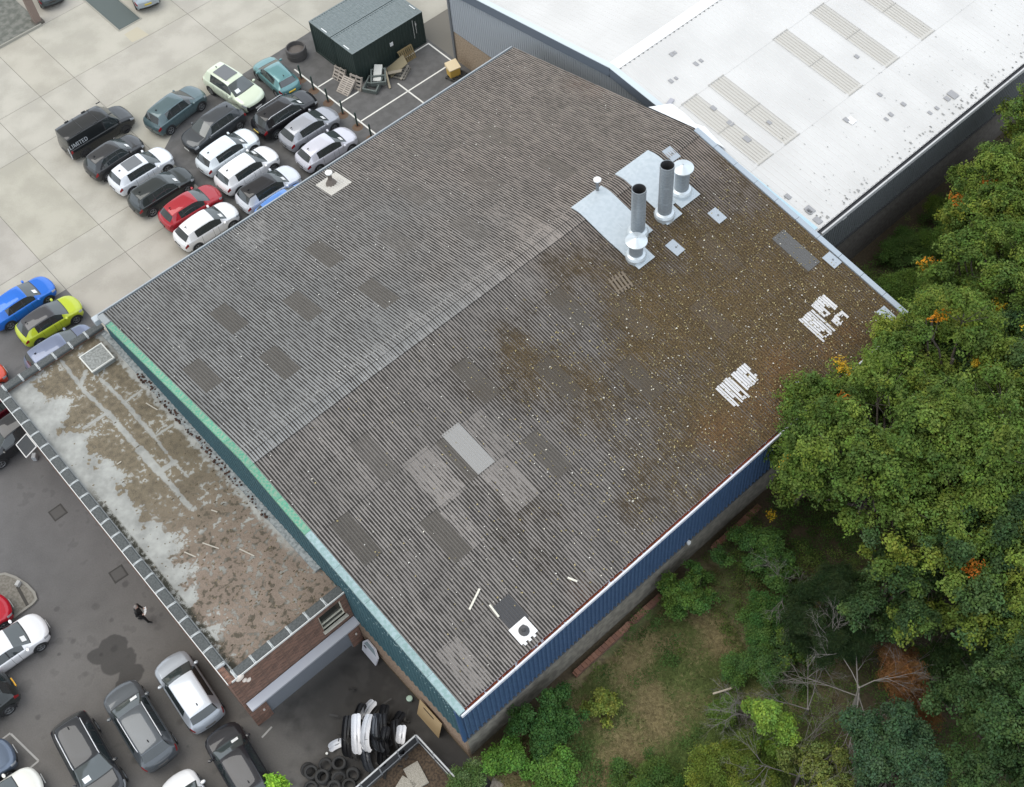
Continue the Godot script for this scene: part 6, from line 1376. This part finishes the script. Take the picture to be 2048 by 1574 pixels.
# a tree: tapered trunk, limbs that reach every bough, and a crown of boughs full of sprigs
func tree(called: String, label: String, cat: String, at: Vector3, hgt: float, r: float, boughs: int, leaves: int, pal: Array, o := {}):
	var t := thing(called, label, cat, at, 0, o.get("group", ""))
	var base_h: float = o.get("low", 0.3) * hgt
	var bl := []
	var cy := (hgt + base_h) / 2.0; var ry := (hgt - base_h) / 2.0
	var sx: float = o.get("sx", 1.0); var sz: float = o.get("sz", 1.0)
	var main := []
	for i in boughs:
		var d := Vector3(rng.randfn(), rng.randfn() * 0.8 + 0.45, rng.randfn()).normalized()
		var q := pow(rng.randf(), 0.4) * rng.randf_range(0.82, 1.12)
		var br: float = rng.randf_range(0.55, 1.2) * o.get("br", r * 0.25)
		var ctr := Vector3(d.x * (r - br * 0.6) * sx * q, cy + d.y * (ry - br * 0.5) * q, d.z * (r - br * 0.6) * sz * q)
		main.append([ctr, br]); 
	for e in o.get("extra", []): main.append(e)
	for e in main:                    # every bough carries a handful of looser clumps that reach out and droop
		var out: Vector3 = (e[0] - Vector3(0, cy - ry * 0.3, 0)).normalized()
		for k in 6:
			var d2 := (Vector3(rng.randfn(), rng.randfn() * 0.5, rng.randfn()).normalized() + out * 0.75).normalized()
			bl.append([e[0] + d2 * e[1] * rng.randf_range(0.35, 1.05), e[1] * rng.randf_range(0.28, 0.6)])
	var tr := Mb.new(); var tw: float = o.get("tw", r * 0.055)
	tr.tube([Vector3.ZERO, Vector3(0.1, hgt * 0.25, 0.05), Vector3(-0.05, hgt * 0.5, 0.1), Vector3(0.05, hgt * 0.78, 0)], [tw * 1.25, tw, tw * 0.7, tw * 0.3], 8)
	obj("trunk", tr.mesh(), o.get("bark", bark), t)
	var li := Mb.new()
	for b in main:
		var y0: float = clampf(b[0].y * rng.randf_range(0.4, 0.7), hgt * 0.15, hgt * 0.7); var p0 := Vector3(0.02, y0, 0.04)
		var mid: Vector3 = p0.lerp(b[0], 0.55) + Vector3(rng.randfn(0, 0.2), 0.25, rng.randfn(0, 0.2))
		li.tube([p0, mid, b[0]], [tw * 0.4, tw * 0.25, tw * 0.1], 4)
		for k in 4: li.tube([mid.lerp(b[0], 0.5), b[0] + Vector3(rng.randfn(), rng.randfn() * 0.5 + 0.2, rng.randfn()).normalized() * b[1] * 1.1], [tw * 0.12, tw * 0.04], 3)
	obj("limbs", li.mesh(), o.get("bark", bark), t)
	var lc := leaf_cloud(bl, leaves, pal, o.get("leaf", 1.0))
	var cr := multi("crown", sprigs[o.get("sprig", 0)], lc[0], lc[1], leaf_mat); cr.set_meta("kind", "stuff"); t.add_child(cr)
	if o.has("tint"):     # a few boughs already turned
		var tb := []
		for i in o.get("turned", 3):
			if i % 2: continue
			var src: Array = main[rng.randi() % main.size()]
			tb.append([src[0] + Vector3(rng.randfn(0, 0.3), src[1] * 0.7, rng.randfn(0, 0.3)), 0.5])
		for e in o.get("turn_at", []): tb.append(e)
		var l2 := leaf_cloud(tb, 13 * tb.size(), o.tint, o.get("leaf", 1.0) * 0.85)
		var c2 := multi("turned_leaves", sprigs[0], l2[0], l2[1], leaf_mat); c2.set_meta("kind", "stuff"); t.add_child(c2); c2.set_meta("label", "sprays of orange autumn leaves")
	return t

func bare(mb: Mb, p: Vector3, d: Vector3, len_: float, r: float, depth: int, droop := 0.0):
	var pts := [p]; var rad := [r]; var q := p; var dd := d
	for i in 3:
		dd = (dd + Vector3(rng.randfn(0, 0.16), rng.randfn(0, 0.12) - droop, rng.randfn(0, 0.16))).normalized()
		q += dd * len_ / 3.0; pts.append(q); rad.append(r * (1.0 - 0.25 * (i + 1)))
	mb.tube(pts, rad, 4 if depth > 2 else 3)
	if depth <= 0: return
	for i in (4 if depth > 1 else 3):
		var t := rng.randf_range(0.3, 1.0); var k: int = clampi(int(t * 3), 0, 2)
		var at: Vector3 = pts[k].lerp(pts[k + 1], t * 3 - k)
		var nd := (dd + Vector3(rng.randfn(0, 0.5), rng.randfn(0, 0.3), rng.randfn(0, 0.5))).normalized()
		bare(mb, at, nd, len_ * rng.randf_range(0.45, 0.75), r * 0.55, depth - 1, droop)

func build_vegetation():
	leaf_setup()
	var mid := [Color(0.112, 0.171, 0.034), Color(0.097, 0.156, 0.034), Color(0.128, 0.182, 0.036), Color(0.085, 0.140, 0.033)]
	var lime := [Color(0.168, 0.212, 0.038), Color(0.142, 0.195, 0.038), Color(0.121, 0.176, 0.036)]
	var deep := [Color(0.055, 0.100, 0.036), Color(0.046, 0.086, 0.031), Color(0.065, 0.111, 0.038), Color(0.041, 0.077, 0.029)]
	var orange := [Color(0.52, 0.24, 0.022), Color(0.48, 0.32, 0.03), Color(0.42, 0.14, 0.02)]
	tree("broadleaf_tree", "big leafy tree whose left boughs hang over the blue warehouse wall", "tree", Vector3(21.9, 0, 33.7), 10.8, 4.9, 62, 7200, mid, {tint = orange, turned = 3, low = 0.22, extra = [[Vector3(-2.1, 6.3, -3.7), 0.75], [Vector3(-2.6, 5.4, -3.2), 0.8], [Vector3(-2.9, 4.2, -2.6), 0.9], [Vector3(-1.0, 7.2, -3.8), 0.9], [Vector3(0.6, 7.2, -4.0), 0.9]], turn_at = [[Vector3(-2.4, 6.0, -4.0), 0.2], [Vector3(2.0, 7.9, -4.2), 0.42], [Vector3(-3.6, 2.2, -2.9), 0.25]], group = "leafy trees beyond the warehouse"})
	tree("broadleaf_tree", "yellow-green tree crowding the far right corner of the mossy roof", "tree", Vector3(27.6, 0, 32.9), 10.6, 4.4, 52, 6200, lime + mid, {tint = orange, turned = 2, low = 0.22, turn_at = [[Vector3(0.5, 9.6, -1.6), 0.4]], group = "leafy trees beyond the warehouse"})
	tree("broadleaf_tree", "tall tree at the right edge with deep gaps in its crown", "tree", Vector3(25.6, 0, 38.0), 11.5, 4.6, 54, 6400, mid, {tint = orange, turned = 3, group = "leafy trees beyond the warehouse"})
	tree("broadleaf_tree", "tree with drooping yellowish boughs below the big crown at the right", "tree", Vector3(20.2, 0, 39.3), 9.6, 4.0, 46, 5200, lime + mid + deep, {tint = orange, turned = 2, group = "leafy trees beyond the warehouse"})
	tree("broadleaf_tree", "tree standing close to the white warehouse wall at the upper right", "tree", Vector3(40.5, 0, 28.2), 9.0, 4.2, 48, 5600, lime + mid, {tint = orange, turned = 4, low = 0.15, group = "leafy trees beyond the warehouse"})
	tree("broadleaf_tree", "tree with orange-tipped boughs at the upper right edge", "tree", Vector3(46.0, 0, 27.2), 8.6, 4.2, 44, 5000, mid + lime, {tint = orange, turned = 5, low = 0.15, group = "leafy trees beyond the warehouse"})
	tree("broadleaf_tree", "mid-green tree between the upper right trees and the roof corner", "tree", Vector3(34.2, 0, 30.4), 8.8, 4.2, 46, 5200, mid, {tint = orange, turned = 3, low = 0.15, group = "leafy trees beyond the warehouse"})
	tree("broadleaf_tree", "tree at the right edge behind the roof corner tree", "tree", Vector3(31.6, 0, 35.2), 10.4, 4.2, 46, 5200, mid + deep, {tint = orange, turned = 2, group = "leafy trees beyond the warehouse"})
	tree("broadleaf_tree", "tree at the right edge beyond the mid-green tree", "tree", Vector3(38.8, 0, 32.6), 9.2, 3.8, 36, 4000, mid, {tint = orange, turned = 2, group = "leafy trees beyond the warehouse"})
	tree("dark_tree", "dark blue-green tree filling the bottom right corner", "tree", Vector3(16.4, 0, 45.6), 9.2, 3.6, 48, 6000, deep, {leaf = 0.9, group = "dark trees at the bottom right"})
	tree("dark_tree", "dark tree at the right edge above the bottom right corner tree", "tree", Vector3(20.4, 0, 44.2), 9.4, 3.7, 44, 5200, deep + mid, {leaf = 0.9, group = "dark trees at the bottom right"})
	tree("dark_tree", "dark tree against the right edge under the drooping yellowish boughs", "tree", Vector3(23.6, 0, 42.2), 10.0, 3.6, 40, 4600, deep, {group = "dark trees at the bottom right"})
	tree("dark_tree", "blue-green rounded tree at the bottom between the dead branches and the dark corner tree", "tree", Vector3(12.3, 0, 42.6), 6.0, 2.5, 30, 3600, [Color(0.055, 0.10, 0.05), Color(0.045, 0.088, 0.042)], {leaf = 0.85, group = "dark trees at the bottom right"})
	tree("dark_tree", "soft dark feathery tree above the bare twiggy branches", "tree", Vector3(15.6, 0, 36.4), 5.6, 2.3, 26, 3800, [Color(0.04, 0.072, 0.03), Color(0.05, 0.08, 0.035)], {sprig = 2, leaf = 0.9, group = "dark trees at the bottom right"})
	tree("dark_tree", "dark green tree below the big leafy crown, over a black gap", "tree", Vector3(17.6, 0, 37.6), 7.0, 2.5, 26, 3200, deep, {leaf = 0.9, group = "dark trees at the bottom right"})
	# bushes and scrub
	var bush := [
		["bright lime-green ivy-clad stump between bare branches", 10.3, 37.6, 4.6, 1.15, 16, 1500, [Color(0.195, 0.300, 0.050), Color(0.154, 0.259, 0.049)], 0, 0.02],
		["wide yellow-green bush at the bottom edge", 7.6, 38.6, 2.4, 2.0, 22, 2200, lime, 1, 0.0],
		["olive bush with grey twigs above the bottom edge", 10.4, 40.3, 3.4, 1.6, 18, 1500, [Color(0.152, 0.179, 0.047), Color(0.125, 0.158, 0.046)], 0, 0.05],
		["dark bush against the warehouse wall by its near right corner", 3.6, 30.5, 2.2, 1.45, 18, 1700, [Color(0.050, 0.116, 0.033), Color(0.064, 0.136, 0.038)], 0, 0.0],
		["bright green bush at the foot of the warehouse's near right corner", 1.1, 30.7, 1.7, 1.05, 13, 1000, [Color(0.120, 0.245, 0.045), Color(0.099, 0.211, 0.041)], 0, 0.0],
		["bright green bush spilling over the path slab", 2.3, 32.1, 1.5, 1.3, 14, 1100, [Color(0.113, 0.232, 0.045), Color(0.099, 0.191, 0.041)], 0, 0.0],
		["green bush behind the end of the low brick wall", 12.9, 30.6, 1.9, 1.3, 15, 1200, [Color(0.078, 0.157, 0.040), Color(0.112, 0.191, 0.041)], 0, 0.0],
		["small yellow-green bush by the end of the brick wall", 5.9, 31.6, 1.0, 0.75, 9, 420, [Color(0.235, 0.261, 0.057), Color(0.167, 0.219, 0.048)], 0, 0.0],
		["green scrub bush below the overhanging tree", 16.6, 31.9, 2.4, 1.6, 18, 1700, [Color(0.071, 0.150, 0.045), Color(0.085, 0.164, 0.043)], 0, 0.0],
		["leafy green bush at the edge of the dry grass", 14.2, 33.9, 1.9, 1.4, 14, 1200, [Color(0.071, 0.164, 0.045), Color(0.099, 0.178, 0.046)], 1, 0.0],
		["low green bush between the dry grass and the brush pile", 12.4, 34.9, 1.7, 1.2, 12, 900, [Color(0.085, 0.164, 0.052), Color(0.099, 0.178, 0.046)], 1, 0.0],
		["green bush left of the soft feathery tree", 14.2, 35.7, 2.0, 1.2, 12, 1000, deep + mid, 0, 0.0],
		["scrubby bush beside the brush pile", 9.7, 35.5, 1.0, 0.7, 9, 420, [Color(0.126, 0.205, 0.047)], 1, 0.0],
		["green bush against the base of the white-roofed warehouse", 37.6, 24.3, 1.7, 1.3, 13, 1000, [Color(0.085, 0.150, 0.042)], 1, 0.0],
		["bush in the gap between the two warehouses' corners", 33.2, 25.4, 1.8, 1.4, 14, 1100, [Color(0.064, 0.130, 0.042), Color(0.085, 0.150, 0.042)], 1, 0.0],
		["light green bush just beyond the far verge of the mossy roof", 32.3, 27.6, 2.2, 1.4, 14, 1200, [Color(0.119, 0.191, 0.047), Color(0.098, 0.171, 0.046)], 1, 0.0],
		["bush in the shade of the white-roofed warehouse wall", 41.6, 24.6, 2.2, 1.3, 12, 1000, mid, 1, 0.0],
		["low bush at the far end of the white-roofed warehouse wall", 46.5, 24.4, 2.4, 1.5, 12, 1000, mid, 1, 0.0],
		["leafy bush halfway along the white-roofed warehouse wall", 39.4, 25.4, 2.6, 1.5, 14, 1300, [Color(0.10, 0.17, 0.036), Color(0.085, 0.15, 0.036)], 1, 0.0],
		["light green bush filling the gap beyond the far verge of the mossy roof", 34.9, 26.6, 2.6, 1.6, 15, 1500, [Color(0.115, 0.19, 0.04), Color(0.095, 0.165, 0.038)], 1, 0.0],
		["broad green bush between the far verge and the wall's foot", 32.2, 24.1, 1.6, 1.3, 13, 1100, [Color(0.085, 0.15, 0.036), Color(0.10, 0.17, 0.038)], 1, 0.0],
		["green bush at the tree line opposite the white-roofed warehouse", 43.6, 25.6, 2.8, 1.7, 14, 1400, [Color(0.10, 0.17, 0.036)], 1, 0.0],
		["pale green weed bush growing through the railing", -0.9, 30.0, 1.5, 0.85, 11, 720, [Color(0.140, 0.206, 0.081), Color(0.113, 0.192, 0.060)], 1, 0.0],
		["bright green sapling at the bottom edge by the black hatchback", -7.35, 24.25, 1.6, 0.45, 8, 260, [Color(0.225, 0.435, 0.047), Color(0.280, 0.490, 0.056)], 0, 0.1],
		["grass-green bush in the lower middle of the scrub", 4.6, 35.6, 1.1, 1.5, 14, 1000, [Color(0.078, 0.150, 0.040), Color(0.112, 0.178, 0.044)], 1, 0.0],
		["bush at the bottom edge left of the wide yellow-green one", 4.7, 37.9, 1.6, 1.4, 13, 1000, [Color(0.078, 0.143, 0.038), Color(0.112, 0.191, 0.044)], 1, 0.0],
		["dark bush in the shadow under the drooping tree", 18.8, 41.6, 3.2, 1.7, 14, 1300, deep, 0, 0.0],
	]
	for b in bush: tree("bush", b[0], "bush", Vector3(b[1], 0.01, b[2]), b[3], b[4], b[5], b[6], b[7], {low = b[9], sprig = b[8], leaf = 0.8, br = b[4] * 0.36, tw = 0.05, sx = rng.randf_range(0.95, 1.35), sz = rng.randf_range(0.9, 1.25), group = "bushes in the scrub"})
	# dead tree and brush
	var dead := M(0.20, 0.185, 0.17, 0.9); var pale := M(0.30, 0.28, 0.25, 0.9)
	var dt := thing("dead_tree", "dead grey tree with bare spreading branches in the scrub", "dead tree", Vector3(14.1, 0, 39.6))
	var tk := Mb.new(); tk.tube([Vector3.ZERO, Vector3(0.1, 1.6, -0.1), Vector3(0.0, 3.3, -0.2)], [0.12, 0.09, 0.05], 8); obj("trunk", tk.mesh(), pale, dt)
	for q in [[Vector3(0, 3.0, -0.2), Vector3(0.9, 0.25, -0.6), 2.6, 0.07], [Vector3(0, 3.2, -0.2), Vector3(0.6, 0.35, 0.3), 2.2, 0.06], [Vector3(0, 2.8, -0.1), Vector3(-0.9, 0.1, 0.35), 2.8, 0.07], [Vector3(0, 2.4, -0.1), Vector3(-0.5, 0.1, -0.8), 2.4, 0.06], [Vector3(0, 3.3, -0.2), Vector3(0.2, 0.5, -1.0), 2.2, 0.05], [Vector3(0, 2.6, -0.1), Vector3(-0.3, 0.0, 1.0), 2.0, 0.06]]:
		var mb := Mb.new(); bare(mb, q[0], q[1].normalized(), q[2], q[3] * 0.62, 4, 0.02); obj("branch", mb.mesh(), dead, dt)
	for w in [["bare grey branches lying over the dark gap left of the dead tree", 12.6, 38.2, [Vector3(-0.3, 0.3, -0.9), Vector3(0.5, 0.25, -0.8), Vector3(0.9, 0.2, -0.3)], 2.3], ["bare grey branches rising beside the rust-brown foliage", 17.0, 39.9, [Vector3(0.6, 0.5, -0.5), Vector3(0.1, 0.6, -0.8), Vector3(0.8, 0.3, 0.3)], 2.4], ["bare silvery branches standing over the olive bush", 10.0, 39.9, [Vector3(0.8, 0.5, -0.4), Vector3(-0.4, 0.5, -0.5), Vector3(0.6, 0.4, 0.5), Vector3(-0.6, 0.4, 0.3)], 2.6], ["thin bare twigs between the green scrub bush and the feathery tree", 16.0, 33.8, [Vector3(0.5, 0.6, 0.2), Vector3(-0.5, 0.6, 0.2), Vector3(0.1, 0.7, -0.5)], 1.7], ["thin bare twigs above the ivy-clad stump", 10.6, 36.9, [Vector3(-0.5, 0.6, -0.5), Vector3(0.1, 0.7, -0.6)], 1.6]]:
		var o := thing("bare_branches", w[0], "branches", Vector3(w[1], 0.9, w[2]), 0, "bare branches in the scrub")
		var stem := Mb.new(); stem.tube([Vector3(0, -0.9, 0), Vector3(0, 0.1, 0)], [0.09, 0.07], 6); obj("stem", stem.mesh(), dead, o)
		for d in w[3]:
			var mb := Mb.new(); bare(mb, Vector3.ZERO, d.normalized(), w[4], 0.032, 4, 0.0); obj("branch", mb.mesh(), dead, o)
	var rb := []
	for q in [[0.0, 2.6, 0.0, 0.75], [0.35, 2.1, -0.5, 0.7], [-0.3, 2.3, 0.5, 0.6], [0.1, 1.5, 1.0, 0.55], [-0.2, 1.2, 1.5, 0.5], [0.5, 2.4, -1.0, 0.5]]: rb.append([Vector3(q[0], q[1], q[2]), q[3]])
	var rbt := thing("dead_conifer", "rust-brown dead conifer foliage beside the dead grey tree", "dead tree", Vector3(15.9, 0.7, 40.5))
	var rt := Mb.new(); rt.tube([Vector3.ZERO, Vector3(0.05, 1.4, 0), Vector3(0, 2.9, 0)], [0.12, 0.09, 0.03], 6); obj("trunk", rt.mesh(), bark, rbt)
	var rl := leaf_cloud(rb, 1300, [Color(0.22, 0.115, 0.05), Color(0.18, 0.09, 0.04), Color(0.27, 0.145, 0.065)], 0.85)
	var rc := multi("crown", sprigs[2], rl[0], rl[1], leaf_mat); rc.set_meta("kind", "stuff"); rbt.add_child(rc)
	var bp := thing("brush_pile", "heap of grey cut twigs at the edge of the grass", "brush pile", Vector3(10.6, 0, 36.0))
	var tw := Mb.new()
	for i in 420:
		var a := rng.randf() * TAU; var r := absf(rng.randfn(0, 0.55)); var p := Vector3(cos(a) * r, rng.randf_range(0.02, 0.75) * exp(-r * 1.2), sin(a) * r * 1.2)
		var d := Vector3(rng.randfn(), rng.randfn() * 0.3, rng.randfn()).normalized() * rng.randf_range(0.25, 0.8)
		tw.col = Color(1, 1, 1) * rng.randf_range(0.5, 1.5); tw.tube([p - d * 0.5, p + Vector3(0, 0.04, 0), p + d * 0.5], [0.011, 0.010, 0.005], 3)
	obj("twigs", tw.mesh(), M(0.17, 0.15, 0.125, 0.95), bp)
	var lg := Mb.new(); lg.tube([Vector3(-0.75, 0.55, -0.3), Vector3(0, 0.5, 0.05), Vector3(0.6, 0.45, 0.25)], [0.05, 0.05, 0.035], 7); var lo := obj("log", lg.mesh(), M(0.46, 0.40, 0.31, 0.9)); lo.position = Vector3(10.9, 0, 35.0); tag(lo, "pale cut branch lying across the top of the brush pile", "log")
	# ground cover and grass
	var xf := []; var cs := []
	var gn := FastNoiseLite.new(); gn.seed = 91; gn.frequency = 0.22; gn.fractal_octaves = 3
	for i in 34000:
		var x := rng.randf_range(0.2, 52.0); var z := rng.randf_range(22.7, 48.0)
		if x < 29.9 and z < 29.5: continue
		if x < 30.5 and z < 30.4 and rng.randf() < 0.5: continue
		var grass: bool = x < 13.5 - (z - 30.0) * 0.25 and z > 30.6 and z < 38.5
		var hh := gn.get_noise_2d(x, z)
		if grass and rng.randf() > smoothstep(0.12, 0.4, hh) * 0.9 + 0.02: continue
		if x < 30.0 and not grass and rng.randf() > smoothstep(-0.45, -0.1, hh): continue
		if x > 30 and z < 23.4 and rng.randf() > 0.16: continue
		if x > 13 and x < 18.5 and z > 37.5 and z < 43 and rng.randf() > 0.35: continue
		var t := rng.randf_range(0.6, 1.4); var s := rng.randf_range(0.6, 1.15)
		xf.append(Transform3D(Basis(Vector3.UP, rng.randf() * TAU).scaled(Vector3(s, s, s)), Vector3(x, rng.randf_range(0.02, 0.25) + rng.randf() * maxf(0.0, hh + 0.25) * (1.6 if not grass else 0.5) + (rng.randf() * 0.5 if x > 30.0 else 0.0), z)))
		var c: Color = [Color(0.085, 0.15, 0.042), Color(0.07, 0.13, 0.038), Color(0.125, 0.18, 0.045), Color(0.115, 0.155, 0.05), Color(0.15, 0.13, 0.058)][int(clampf((gn.get_noise_2d(x * 0.6 + 90.0, z * 0.6) + 0.5) * 4.0 + rng.randf_range(-0.8, 0.8), 0, 4))]
		cs.append(Color(c.r * t, c.g * t, c.b * t))
	var gc := multi("ground_cover", sprigs[1], xf, cs, leaf_mat); add_child(gc); tag(gc, "low brambles and weeds covering the ground among the trees", "undergrowth"); gc.set_meta("kind", "stuff")
	var tuft := Mb.new()
	for i in 12:
		var a := rng.randf() * TAU; var d := Vector3(cos(a), 0, sin(a)); var sd := Vector3(-sin(a), 0, cos(a)) * 0.012; var p := d * rng.randf_range(0.0, 0.06); var h := rng.randf_range(0.10, 0.24)
		var m := p + d * h * 0.45 + Vector3(0, h * 0.75, 0); var e := p + d * h * 1.3 + Vector3(0, h * 0.7, 0)
		tuft.quad(p - sd, p + sd, m + sd, m - sd); tuft.tri(m - sd, m + sd, e)
	xf = []; cs = []
	var nz := FastNoiseLite.new(); nz.seed = 77; nz.frequency = 0.32; nz.fractal_octaves = 3
	for i in 30000:
		var x := rng.randf_range(0.4, 15.0); var z := rng.randf_range(30.2, 39.5)
		if x > 14.2 - (z - 30.0) * 0.3: continue
		var n := nz.get_noise_2d(x, z) + rng.randfn(0, 0.12)
		var c := Color(0.12, 0.15, 0.05).lerp(Color(0.27, 0.22, 0.115), smoothstep(-0.35, 0.25, n - smoothstep(33.0, 36.5, z) * 0.35))
		if z > 35.0: c = c.lerp(Color(0.10, 0.16, 0.042), 0.5)
		var s := rng.randf_range(0.6, 1.2); var t := rng.randf_range(0.6, 1.3)
		xf.append(Transform3D(Basis(Vector3.UP, rng.randf() * TAU).scaled(Vector3(s, s, s)), Vector3(x, 0.01, z)))
		cs.append(Color(c.r * t, c.g * t, c.b * t))
	var gr := multi("grass", tuft.mesh(), xf, cs, leaf_mat); add_child(gr); tag(gr, "rough dry grass turning green toward the bottom of the scrub", "grass"); gr.set_meta("kind", "stuff")

func _ready():
	rng.seed = 20240917
	setup_view()
	build_ground()
	build_warehouse()
	build_white_building()
	build_annex()
	build_vegetation()
	build_cars()
	build_flues()
	build_props()
	build_person()
